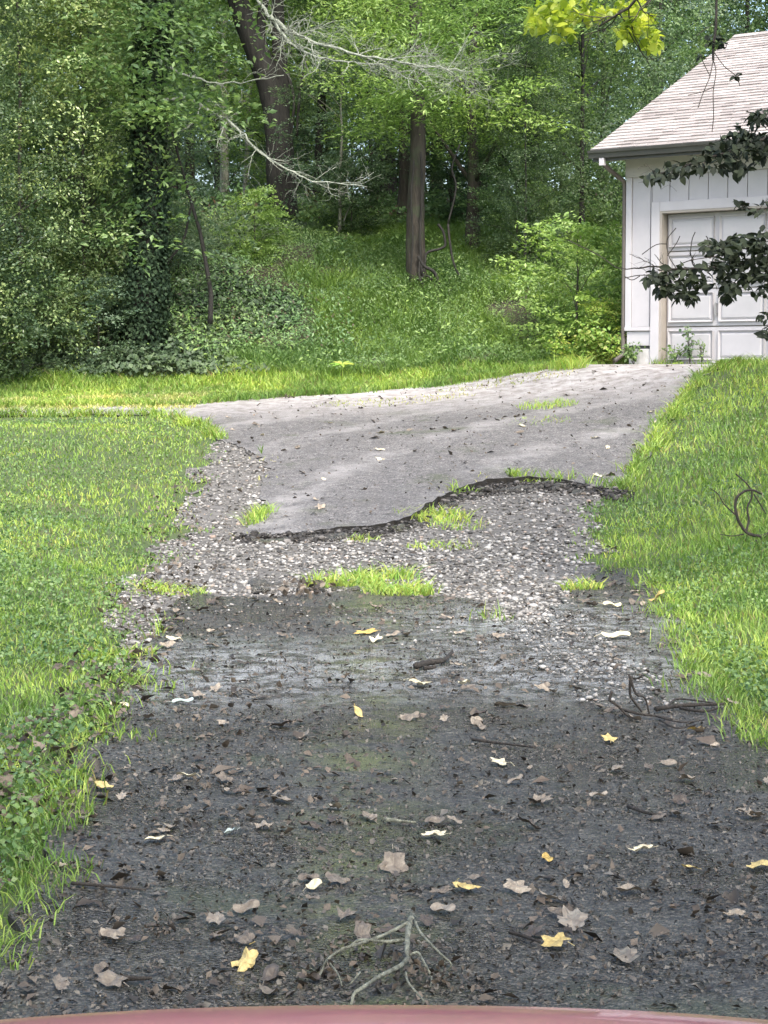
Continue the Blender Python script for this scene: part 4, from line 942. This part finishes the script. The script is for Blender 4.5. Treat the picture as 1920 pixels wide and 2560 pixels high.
# dry grown-over wheel track at the left end of the upper drive
X, Y = world_pts(9000, -9, -2.6, 25.3, 27.4, 1); k = vnoise(X, Y, .6) > .45; X, Y = X[k], Y[k]
V, F = blades(X, Y, rng.uniform(.03, .08, len(X)), np.full(len(X), .014), .6, tz(X, Y)+.022); o = link_mesh('dry_grass', np_mesh('dry_grass', V, F), M['grass_dry']); tag(o, 'thin dry grass growing over the left end of the upper drive', 'grass', kind='stuff')
# low clover-like leaves mixed in the lawns
for nm, xa, xb, ya, yb, lb in (('left_weeds', -6, -1.1, 5, 25.5, 'small broad-leaved weeds among the left lawn'), ('right_weeds', 1.7, 8, 8, 26, 'small broad-leaved weeds among the right-hand grass')):
    X, Y = world_pts(60000, xa, xb, ya, yb, 1.6); k = offroad(X, Y) & (fnoise(X, Y, 1.6) > .44); X, Y = X[k], Y[k]; m = len(X)
    V, F = leaf_geo(np.stack([X, Y, tz(X, Y)+.02+.07*rng.random(m)], -1), rnd_dirs(m, 1.2), rng.uniform(.015, .035, m), .8, .08)
    o = link_mesh(nm, np_mesh(nm, V, F), M['cover_fine']); tag(o, lb, 'weeds', kind='stuff')
# moss-like scraps and sprouts on the edges of the slabs
X, Y = world_pts(30000, -3, 5, 12, 27, 1)
jx = X+rng.normal(0, .12, len(X)); jy = Y+rng.normal(0, .3, len(X)); k = (pip(UP, X, Y) != pip(UP, jx, jy)) & (vnoise(X, Y, .9) > .55) & (Y < 21); X, Y = X[k], Y[k]
V, F = blades(X, Y, rng.uniform(.015, .05, len(X)), np.full(len(X), .009), .8, tz(X, Y)+np.where(pip(UP, X, Y), uh(X, Y), .01)); o = link_mesh('edge_sprouts', np_mesh('edge_sprouts', V, F), M['grass_dry']); tag(o, 'sparse sprouts along the broken edge of the upper asphalt', 'grass', kind='stuff')

# broken pieces of asphalt lying along the two edges
def chunk_mesh(seed):
    rd = random.Random(seed); k = 7; P = []
    for z, q in ((0, 1.0), (.22, .96), (.32, .8)):
        for i in range(k): a = 2*math.pi*i/k; rr = q*(.36+.2*random.Random(seed*50+i).random()); P.append((rr*math.cos(a)*1.2, rr*math.sin(a)*.8, z+rd.uniform(-.03, .03)))
    F = [(j*k+i, j*k+(i+1) % k, (j+1)*k+(i+1) % k, (j+1)*k+i) for j in range(2) for i in range(k)]+[tuple(2*k+i for i in range(k))]
    me = MB().poly(P, F).mesh('asphalt_chunk'); me.materials.append(M['asphalt_low']); return me
CM = [chunk_mesh(k) for k in range(6)]
for i in range(84):
    if i < 72:
        px = 640+850*((i*.618) % 1); lip = np.interp(px, [610, 700, 860, 980, 1040, 1080, 1140, 1220, 1300, 1400, 1490], [1350, 1352, 1342, 1332, 1306, 1280, 1248, 1226, 1220, 1220, 1232]); py = lip+random.uniform(-3, 12)
        lb = 'dark asphalt crumb broken off along the lip of the upper slab'; gp = 'asphalt crumbs below the lip'
    else: px = random.uniform(560, 900); py = random.uniform(1462, 1500); lb = 'dark asphalt crumb broken off at the top edge of the lower slab'; gp = 'asphalt crumbs at the lower slab'
    g0 = gnd(px, py); o = bpy.data.objects.new('asphalt_chunk', CM[i % 6]); COL.objects.link(o); o.location = (g0.x, g0.y, surf0(g0.x, g0.y)); q = random.uniform(.06, .22); o.scale = (q, q*.8, q*.6)
    o.rotation_euler = (random.uniform(-.25, .25), random.uniform(-.25, .25), random.uniform(0, 6.28)); tag(o, lb, 'asphalt chunk', gp)

# countable tufts
def tuft(px, py, n, rad, h, label, mat='weed', zoff=.02, flat=1.0):
    g0 = gnd(px, py); e = empty('grass_tuft', g0); tag(e, label, 'grass tuft')
    a = rng.uniform(0, 6.28, n); r = rad*np.sqrt(rng.random(n)); X = g0.x+r*np.cos(a)*1.3; Y = g0.y+r*np.sin(a)*flat
    V, F = blades(X, Y, h*rng.uniform(.5, 1.1, n), rng.uniform(.008, .016, n), .7, tz(X, Y)+zoff-.02)
    V = V-np.tile(np.array(g0), (len(V), 1)); tag(link_mesh('blades', np_mesh('tuft', V, F), M[mat], e), kind='stuff')
tuft(860, 1470, 330, .22, .15, 'bright tuft on the left of the gap, beside the heap of dead leaves')
tuft(950, 1450, 220, .20, .15, 'bright tuft highest on the gravel between its two neighbours')
tuft(1000, 1490, 330, .20, .14, 'bright tuft at the right end of the row above the lower slab')
tuft(1080, 1300, 300, .28, .14, 'green clump growing against the broken lip of the upper slab')
tuft(1150, 1320, 130, .22, .09, 'thin green clump on gravel just right of the lip clump')
tuft(1455, 1480, 120, .12, .13, 'small tuft left of the short slab corner under the right lawn')
tuft(900, 1355, 60, .14, .09, 'sparse sprig on gravel below the mossy slab edge')
tuft(1100, 1370, 110, .25, .08, 'low sparse sprigs in the centre of the gravel')
tuft(980, 1010, 300, .9, .07, 'dry yellowish patch of grass on the pale upper drive', 'grass_dry', .03, .5)
tuft(1370, 1020, 200, .3, .13, 'green tuft growing from the upper drive near the garage pad', 'weed', .03)
tuft(1340, 1062, 120, .35, .08, 'low weeds on the upper drive nearer than the green tuft', 'weed', .03)
tuft(1260, 962, 250, .8, .07, 'yellowish strip of weeds at the far margin of the upper drive', 'grass_dry', .03, .4)
tuft(430, 1490, 150, .2, .10, 'bright tuft at the left end of the gravel beside the lawn')
tuft(400, 1475, 110, .16, .09, 'small tuft touching the lawn edge left of the gravel')
tuft(300, 1650, 200, .16, .10, 'green tuft at the left driveway edge on dead leaves')
tuft(1420, 925, 200, .22, .32, 'tall dark weed clump on the verge left of the garage')

# weeds at the foot of the garage, pointed-leaf seedling
def gl(x, y): c, s_ = math.cos(G_T), math.sin(G_T); X_ = G_O[0]+x*c-y*s_; Y_ = G_O[1]+x*s_+y*c; return Vector((X_, Y_, tz1(X_, Y_)+(.022 if pip(UP, [X_], [Y_])[0] else 0)))
def weed(px, py, h, w_, n, size, label, mat='leaf_bright', Y=None, name='weed_plant'):
    g0 = gl(px, py) if abs(px) < 20 else gnd(px, py) if Y is None else Vector((HX(px, Y), Y, tz1(HX(px, Y), Y))); e = empty(name, g0); tag(e, label, 'weed'); rg = np.random.default_rng(int(abs(px)*100))
    b = MB(); P = []
    for k in range(6):
        a = rg.uniform(0, 6.28); tip = Vector((math.cos(a)*w_*rg.uniform(.2, 1), math.sin(a)*w_*.6*rg.uniform(.1, 1), h*rg.uniform(.55, 1)))
        pp = smoothline([Vector((0, 0, -.02)), tip*.5+Vector((0, 0, h*.12)), tip], 4); b.tube(pp, .004, 4); P += [tuple(pp[rg.integers(2, 9)]+Vector(rg.normal(0, .035, 3))) for _ in range(n//6)]
    b.build('stem', M['bark_brown'], e); P = np.array(P); m = len(P); Nn = rg.normal(0, .5, (m, 3)); Nn[:, 2] += .8; Nn[:, 1] -= .4; Nn /= np.linalg.norm(Nn, axis=1)[:, None]
    d = rg.normal(0, 1, (m, 3)); V, F = bigleaf(P, Nn, size*rg.uniform(.6, 1.2, m), d, .6, rg); link_mesh('leaves', np_mesh('weed_leaves', V, F), M[mat], e)
weed(1.12, -.12, .62, .12, 90, .07, 'tall weed climbing in front of the garage door', 'leaf_blue')
weed(.86, -.10, .28, .28, 120, .06, 'low weed at the foot of the garage door left panel', 'leaf_mid')
weed(1.30, -.10, .34, .1, 50, .05, 'slim weed against the second door panel', 'leaf_mid')
weed(.22, -.14, .30, .30, 160, .06, 'leafy weed along the garage foundation block', 'leaf_mid')
weed(-.65, .05, .60, .45, 420, .07, 'bright weed bank left of the garage corner', 'weed')
weed(-.18, .0, .62, .25, 260, .07, 'upright bright weed touching the downspout', 'weed')
weed(1420, 915, .50, .45, 320, .06, 'low lime weeds on the verge left of the layered shrub', 'weed')
g0 = gnd(855, 955); e = empty('seedling', g0); tag(e, 'single pointed-leaf seedling standing up from the far verge', 'plant')
MB().tube([(0, 0, 0), (.01, 0, .14), (0, 0, .27)], .006, 5).build('stem', M['weed'], e)
a = np.arange(8)*2.4; P = np.tile([[0, 0, .26]], (8, 1)); d = np.stack([np.cos(a), np.sin(a)*.6, .35+.5*(np.arange(8) % 2)], -1); Nn = np.stack([-np.cos(a)*.3, -np.sin(a)*.3-.3, np.ones(8)], -1); Nn /= np.linalg.norm(Nn, axis=1)[:, None]
V, F = bigleaf(P, Nn, np.full(8, .2), d, .28, rng); link_mesh('leaves', np_mesh('seedling_leaves', V, F), M['weed'], e)

# ------------------------------------------------------------------ fallen leaves
def leafmesh(kind, seed):
    rd = random.Random(seed); K = 22; P = [(0, 0, 0)]
    for k in range(K):
        t = 2*math.pi*k/K
        if kind == 0: r = .5*(1-.0)*1; x, y = r*math.cos(t), .26*math.sin(t)*(1+.1*rd.random())
        elif kind == 1: q = .36+.10*math.cos(5*t+.3)+.09*rd.random(); x, y = q*math.cos(t)*1.1, q*math.sin(t)*.9
        else: q = .34+.07*math.cos(t*7)+.09*rd.random(); x, y = q*math.cos(t)*1.35, q*math.sin(t)*.72
        P.append((x, y, 0))
    cx, cy, cz = rd.uniform(.1, .9), rd.uniform(-.4, 1.2), rd.uniform(-.05, .05)
    mid = [(p[0]*.55, p[1]*.55) for p in P[1:]]
    z = lambda x, y: .16*cx*x*x*2+cy*y*y*.6+.05*math.sin(9*x+seed)+.06*math.sin(11*y+seed*2)+.04
    V = [(0, 0, z(0, 0)-.02)]+[(x, y, z(x, y)) for x, y in mid]+[(x, y, z(x, y)) for x, y, _ in P[1:]]
    F = [(0, 1+k, 1+(k+1) % K) for k in range(K)]+[(1+k, 1+K+k, 1+K+(k+1) % K, 1+(k+1) % K) for k in range(K)]
    b = MB(); b.poly(V, F); b.tube([(-.5, 0, z(-.5, 0)), (-.75, .03, .02)], .012, 4)
    me = b.mesh('fallen_leaf'); return me
LM = [leafmesh(k % 3, k) for k in range(12)]
for q in LM: q.materials.append(M['leaf_fallen'])
def surf(x, y):
    if pip(LOW, [x], [y])[0]: return tz1(x, y)+.036
    if pip(UP, [x], [y])[0]: return tz1(x, y)+float(uh(x, y))+.004
    return tz1(x, y)+.02
def fallen(x, y, size, mat, label, group=None, tilt=.25, q=None, rz=None):
    o = bpy.data.objects.new('fallen_leaf', LM[random.randrange(12) if q is None else q]); COL.objects.link(o)
    o.location = (x, y, surf(x, y)+.006); o.rotation_euler = (random.uniform(-tilt, tilt), random.uniform(-tilt, tilt), random.uniform(0, 6.28) if rz is None else rz)
    o.scale = (size, size, size*random.uniform(.6, 1.2)); o.material_slots[0].link = 'OBJECT'; o.material_slots[0].material = M[mat]; tag(o, label, 'fallen leaf', group)
def fpx(px, py, size, mat, label, **k):
    g0 = gnd(px, py); fallen(g0.x, g0.y, size, mat, label, **k)
note = [(617, 2446, .085, 'leaf_fallen_yellow', 'golden yellow curled leaf lowest on the left, just above the red bonnet', dict(tilt=.6, q=1)),
 (1388, 2398, .095, 'leaf_fallen_yellow', 'yellow lobed leaf right of the fallen branch', dict(q=4)),
 (1168, 2256, .09, 'leaf_fallen_yellow', 'yellow leaf just above and right of the tip of the fallen branch', dict(q=7)),
 (1900, 2200, .10, 'leaf_fallen_yellow', 'large yellow leaf cut by the right edge', dict(q=10)),
 (1722, 2202, .055, 'leaf_fallen_yellow', 'small orange leaf left of the large yellow leaf at the right edge', dict(q=3)),
 (1368, 2180, .055, 'leaf_fallen_yellow', 'small yellow oval leaf in the right middle of the asphalt', dict(q=0)),
 (1605, 2158, .07, 'leaf_fallen_pale', 'cream leaf above the small orange leaf', dict(q=2)),
 (785, 2252, .06, 'leaf_fallen_pale', 'cream leaf left of the fallen branch tip', dict(q=0)),
 (388, 2131, .08, 'leaf_fallen_pale', 'cream oval leaf on the left asphalt below the two tan ones', dict(q=6)),
 (578, 2110, .06, 'leaf_fallen_grey', 'pale bluish leaf right of the cream oval leaf', dict(q=9)),
 (457, 1777, .10, 'leaf_fallen_grey', 'large pale bluish leaf on the upper left of the lower slab', dict(q=3, rz=.2)),
 (300, 1790, .09, 'leaf_fallen_pale', 'cream leaf left of the large bluish leaf', dict(q=0, rz=.3)),
 (1050, 1732, .12, 'leaf_fallen_pale', 'cream lobed leaf in the centre above the mossy strip', dict(q=4)),
 (1160, 1730, .10, 'leaf_fallen_pale', 'pair-shaped pale leaf right of the central cream leaf', dict(q=5)),
 (1250, 1932, .09, 'leaf_fallen_pale', 'white-cream leaf in the middle distance right of the moss', dict(q=7)),
 (1085, 2118, .075, 'leaf_fallen_pale', 'pale two-lobed leaf below the moss patch', dict(q=8)),
 (915, 1600, .13, 'leaf_fallen_yellow', 'yellow leaf pair near the top centre of the lower slab', dict(q=5)),
 (940, 1618, .12, 'leaf_fallen_pale', 'pale leaf touching the yellow pair at top centre', dict(q=2)),
 (1640, 1512, .16, 'leaf_fallen_yellow', 'curled orange-yellow leaf at the right lawn corner', dict(tilt=.7, q=6)),
 (1540, 1608, .17, 'leaf_fallen_pale', 'long white leaf on the right of the lower slab', dict(q=0, rz=.1)),
 (1530, 1530, .12, 'leaf_fallen_pale', 'small white leaf above the long white one', dict(q=3, rz=.1)),
 (433, 1617, .12, 'leaf_fallen_pale', 'cream leaf at the left edge of the lower slab near its top', dict(q=1)),
 (260, 1995, .085, 'leaf_fallen_yellow', 'tan-yellow leaf on the left asphalt beside the mossy verge', dict(q=4)),
 (465, 1967, .075, 'leaf_fallen_pale', 'small cream leaf right of the tan-yellow one', dict(q=0)),
 (1522, 1873, .08, 'leaf_fallen_yellow', 'pale orange leaf below the upright twigs at the right', dict(tilt=.5, q=7)),
 (1735, 1848, .07, 'leaf_fallen_yellow', 'light orange leaf near the right-hand grass', dict(q=6)),
 (893, 1805, .09, 'leaf_fallen_yellow', 'upturned tan leaf left of the moss', dict(tilt=.7, q=3)),
 (1108, 2310, .09, 'leaf_fallen', 'pinkish brown leaf right of the fallen branch tip', dict(q=6)),
 (1430, 2340, .13, 'leaf_fallen', 'large pinkish tan leaf on the right above the yellow lobed one', dict(q=2)),
 (1562, 2434, .11, 'leaf_fallen', 'broad tan leaf low on the right', dict(q=8)),
 (540, 2338, .09, 'leaf_fallen', 'ragged tan leaf on the left above the golden leaf', dict(q=5)),
 (985, 2200, .11, 'leaf_fallen', 'folded brown leaf above the fallen branch', dict(tilt=.7, q=4)),
 (1290, 2255, .08, 'leaf_fallen', 'curled brown leaf right of the yellow leaf by the branch tip', dict(tilt=.7, q=10)),
 (700, 2030, .11, 'leaf_fallen', 'tan leaf in the brown drift left of centre', dict(q=2)),
 (60, 2175, .11, 'leaf_fallen', 'tan leaf on the left verge edge', dict(q=6))]
for px, py, s, m, lb, k in note: fpx(px, py, s, m, lb, **k)
cnt = 0
while cnt < 50:
    y = random.uniform(16, 26.5); x = random.uniform(-2.5, 4.2)
    if not pip(UP, [x], [y])[0]: continue
    fallen(x, y, random.uniform(.06, .13), random.choice(['leaf_fallen', 'leaf_fallen', 'leaf_fallen_pale']), 'small dead leaf lying on the upper grey slab', 'dead leaves on the upper slab', tilt=.4); cnt += 1
cnt = 0
while cnt < 215:
    u = random.random(); y = 4.35*(15/4.35)**(u**.9); x = random.uniform(-1.7, 2.0)*(1 if y < 9 else .95)
    if not pip(LOW, [x], [y])[0]: continue
    dens = .35+.65*(float(vnoise(x, y, .5)) > .45)
    if random.random() > dens: continue
    fallen(x, y, random.uniform(.03, .085)*(1+.02*y), 'leaf_fallen', 'dead brown leaf lying among others on the dark asphalt', 'brown leaves scattered on the asphalt', tilt=.35); cnt += 1
# crumbs, bark chips and leaf fragments (uncountable)
X, Y = world_pts(26000, -1.8, 4.8, 4.0, 27, 1.35)
lu = pip(LOW, X, Y); uu = pip(UP, X, Y); drift = fnoise(X, Y, .9)
k = (lu & (rng.random(len(X)) < .25+1.6*np.clip(drift-.42, 0, 1)*2.2)) | (uu & (rng.random(len(X)) < .30)) | (pip(BED, X, Y) & ~uu & ~lu & (rng.random(len(X)) < .5)); X, Y = X[k], Y[k]; m = len(X)
Z = tz(X, Y)+np.where(pip(UP, X, Y), uh(X, Y)+.008, .035); Nn = rnd_dirs(m, 2.2)
V, F = leaf_geo(np.stack([X, Y, Z], -1), Nn, rng.lognormal(-4.1, .5, m)*(1+.03*Y), .6, .15)
o = link_mesh('leaf_litter', np_mesh('leaf_litter', V, F), M['crumb']); tag(o, 'crumbled leaf litter and bark chips strewn over the asphalt', 'leaf litter', kind='stuff')
X, Y = world_pts(75000, -1.9, 2.4, 4.0, 16, 1.5); k = pip(LOW, X, Y) & (rng.random(len(X)) < .35+.65*(fnoise(X, Y, .45) > .45)); X, Y = X[k], Y[k]; m = len(X)
V, F = leaf_geo(np.stack([X, Y, tz(X, Y)+.031], -1), rnd_dirs(m, 1.3), rng.lognormal(-4.45, .4, m), .6, .15)
o = link_mesh('grit', np_mesh('grit', V, F), M['grit']); tag(o, 'fine grit and stone chips loosened from the lower slab', 'grit', kind='stuff')
X, Y = world_pts(15000, -3.5, 1.2, 4.5, 20, 1.5); dl = np.interp(Y, LE_Y, LE_X)-X; k = (np.abs(dl-.1) < .35*vnoise(X, Y, .4)+.05); X, Y = X[k], Y[k]; m = len(X)
V, F = leaf_geo(np.stack([X, Y, tz(X, Y)+.035+.02*rng.random(m)], -1), rnd_dirs(m, 1.2), rng.lognormal(-3.4, .4, m), .6, .15)
o = link_mesh('verge_litter', np_mesh('verge_litter', V, F), M['crumb']); tag(o, 'brown dead leaves caught along the left lawn edge', 'leaf litter', kind='stuff')

# ------------------------------------------------------------------ sticks and fallen branches
def stickthing(name, Y, segs, label, mat='stick', mode='z', cat='branch', z0=.036):
    first = segs[0][0][0]; p0 = gnd(*first) if mode == 'z' else at(first[0], first[1], Y); e = empty(name, p0); tag(e, label, cat)
    for pts, r in segs:
        if mode == 'z': W3 = [at_z(p[0], p[1], p[2] if len(p) > 2 else z0+r) for p in pts]
        else: W3 = [at(p[0], p[1], Y+(p[2] if len(p) > 2 else 0)) for p in pts]
        sm = smoothline([q-p0 for q in W3], 4) if len(W3) > 2 else [q-p0 for q in W3]
        k = len(sm); r = r*{'fallen_branch': .95, 'curled_branch': 1.2, 'twig': 1.2}.get(name, 1); b = MB(); b.tube(sm, [r*(1-.45*i/(k-1)) for i in range(k)], 6, .25); b.build('stick', M[mat], e, True)
stickthing('fallen_branch', 4.5, [
 ([(1030, 2288, .12), (1020, 2330, .11), (1018, 2375, .09), (1019, 2395, .08)], .0095),
 ([(1019, 2395, .08), (1000, 2415, .08), (950, 2440, .09), (905, 2470, .09), (885, 2485, .08), (878, 2515, .06)], .007),
 ([(1022, 2305, .12), (985, 2325, .11), (940, 2345, .1), (890, 2362, .1), (850, 2375, .09), (818, 2400, .07), (808, 2420, .05), (798, 2440, .04)], .0055),
 ([(1012, 2350, .1), (960, 2354, .1), (900, 2350, .1), (870, 2370, .08), (840, 2385, .06)], .0055),
 ([(1036, 2300, .12), (1050, 2330, .11), (1075, 2358, .1), (1105, 2388, .08), (1128, 2410, .06), (1120, 2428, .04)], .0042),
 ([(1022, 2388, .08), (1045, 2382, .08), (1062, 2410, .07), (1078, 2440, .05), (1077, 2468, .04)], .0042),
 ([(1014, 2430, .06), (1020, 2455, .06), (1040, 2480, .05), (1062, 2505, .04)], .0038),
 ([(960, 2440, .08), (900, 2470, .07), (930, 2450, .05)], .003), ([(880, 2365, .09), (875, 2395, .05)], .003),
 ([(818, 2400, .07), (845, 2435, .06), (855, 2465, .04)], .003), ([(1105, 2388, .08), (1108, 2415, .05)], .0025),
 ([(900, 2430, .07), (880, 2455, .06), (862, 2468, .04)], .003)], 'forked lichen-grey fallen branch lying just in front of the red bonnet')
def clod(px, py, s, label):
    g0 = gnd(px, py); e = empty('leaf_clump', g0); tag(e, label, 'leaf clump'); rg = np.random.default_rng(int(px)); n = 46
    P = rg.normal(0, 1, (n, 3))*[s*.5, s*.45, s*.14]; P[:, 2] = np.abs(P[:, 2])+.04; Nn = rg.normal(0, .7, (n, 3)); Nn[:, 2] += .5; Nn /= np.linalg.norm(Nn, axis=1)[:, None]
    V, F = bigleaf(P, Nn, rg.uniform(.4, .8, n)*s*.4, rg.normal(0, 1, (n, 3)), .6, rg); link_mesh('dead_leaves', np_mesh('clod', V, F), M['crumb'], e)
clod(815, 2480, .09, 'dark clump of wet leaves under the left end of the fallen branch'); clod(1045, 2470, .09, 'dark clump of wet leaves under the middle of the fallen branch')
clod(1120, 2500, .07, 'small dark leaf clump at the right foot of the fallen branch'); clod(400, 2370, .05, 'small dark curled leaf clump on the left asphalt'); clod(207, 2200, .06, 'dark leaf clump at the end of the thin stick on the left')
clod(790, 1480, .22, 'heap of rusty dead leaves left of the bright tufts'); clod(760, 1500, .2, 'dark debris heap at the top edge of the lower slab')
stickthing('twig', 8, [([(1530, 1728), (1525, 1750), (1545, 1765), (1570, 1790), (1600, 1800)], .006), ([(1578, 1690), (1575, 1735), (1590, 1760), (1605, 1780)], .006), ([(1572, 1685), (1590, 1735), (1612, 1745), (1625, 1790)], .005), ([(1560, 1775, .04), (1600, 1785), (1640, 1790), (1700, 1802)], .006)], 'thin dark twigs standing up from the asphalt near the right-hand grass', 'twig', 'y', 'twig')
stickthing('twig_pile', 8, [([(1640, 1772), (1690, 1765), (1740, 1762), (1810, 1760)], .012), ([(1670, 1765), (1690, 1748), (1730, 1750), (1790, 1758)], .006), ([(1640, 1790), (1700, 1805), (1760, 1800)], .005), ([(1650, 1800), (1690, 1820), (1740, 1812)], .005), ([(1700, 1770), (1760, 1778), (1800, 1768)], .008)], 'low heap of dark sticks reaching into the right-hand grass', 'twig', 'z', 'sticks')
for lb, sg in (('straight pale stick lying in the right centre of the asphalt', [([(960, 2048), (1000, 2052), (1040, 2056)], .008)]),
               ('thin dark stick lying on the left asphalt', [([(180, 2208), (260, 2214), (365, 2225)], .006)]),
               ('bent dark stick right of centre in the lower slab', [([(1180, 1848), (1250, 1858), (1340, 1868)], .007)]),
               ('short dark twig low on the right asphalt', [([(1275, 2330), (1310, 2340), (1350, 2355)], .007)]),
               ('dark knobbly twig on the right above the tan leaves', [([(1570, 2015), (1610, 2030), (1665, 2040)], .008)]),
               ('short stick above the golden leaf at left', [([(310, 2444), (345, 2446), (380, 2444)], .008)]),
               ('dark twig with bits of bark near the top centre of the lower slab', [([(1040, 1665), (1075, 1655), (1110, 1650), (1130, 1630)], .018), ([(1060, 1670), (1090, 1668)], .014)])):
    stickthing('stick', 8, sg, lb, 'twig' if 'pale' not in lb else 'stick', 'z', 'stick')
# curled dead branch standing in the right-hand grass
stickthing('curled_branch', 14.5, [([(1925, 1400), (1900, 1370), (1890, 1350)], .008), ([(1930, 1330), (1900, 1340), (1865, 1330), (1842, 1290), (1840, 1250), (1858, 1230), (1880, 1225), (1905, 1235)], .012),
  ([(1865, 1330), (1872, 1300), (1868, 1270), (1880, 1240), (1872, 1215), (1840, 1185)], .008), ([(1900, 1345), (1930, 1330), (1950, 1300)], .014), ([(1842, 1290), (1810, 1260), (1795, 1235), (1775, 1220)], .005), ([(1885, 1235), (1900, 1260), (1915, 1285)], .006), ([(1860, 1335), (1830, 1340), (1800, 1335)], .005)],
  'curled dark dead branch standing in the grass at the right edge', 'twig', 'y')
# dark clod on the far margin of the upper drive
g0 = gnd(716, 998); clod(716, 1000, .12, 'small dark clod on the far margin of the upper drive')
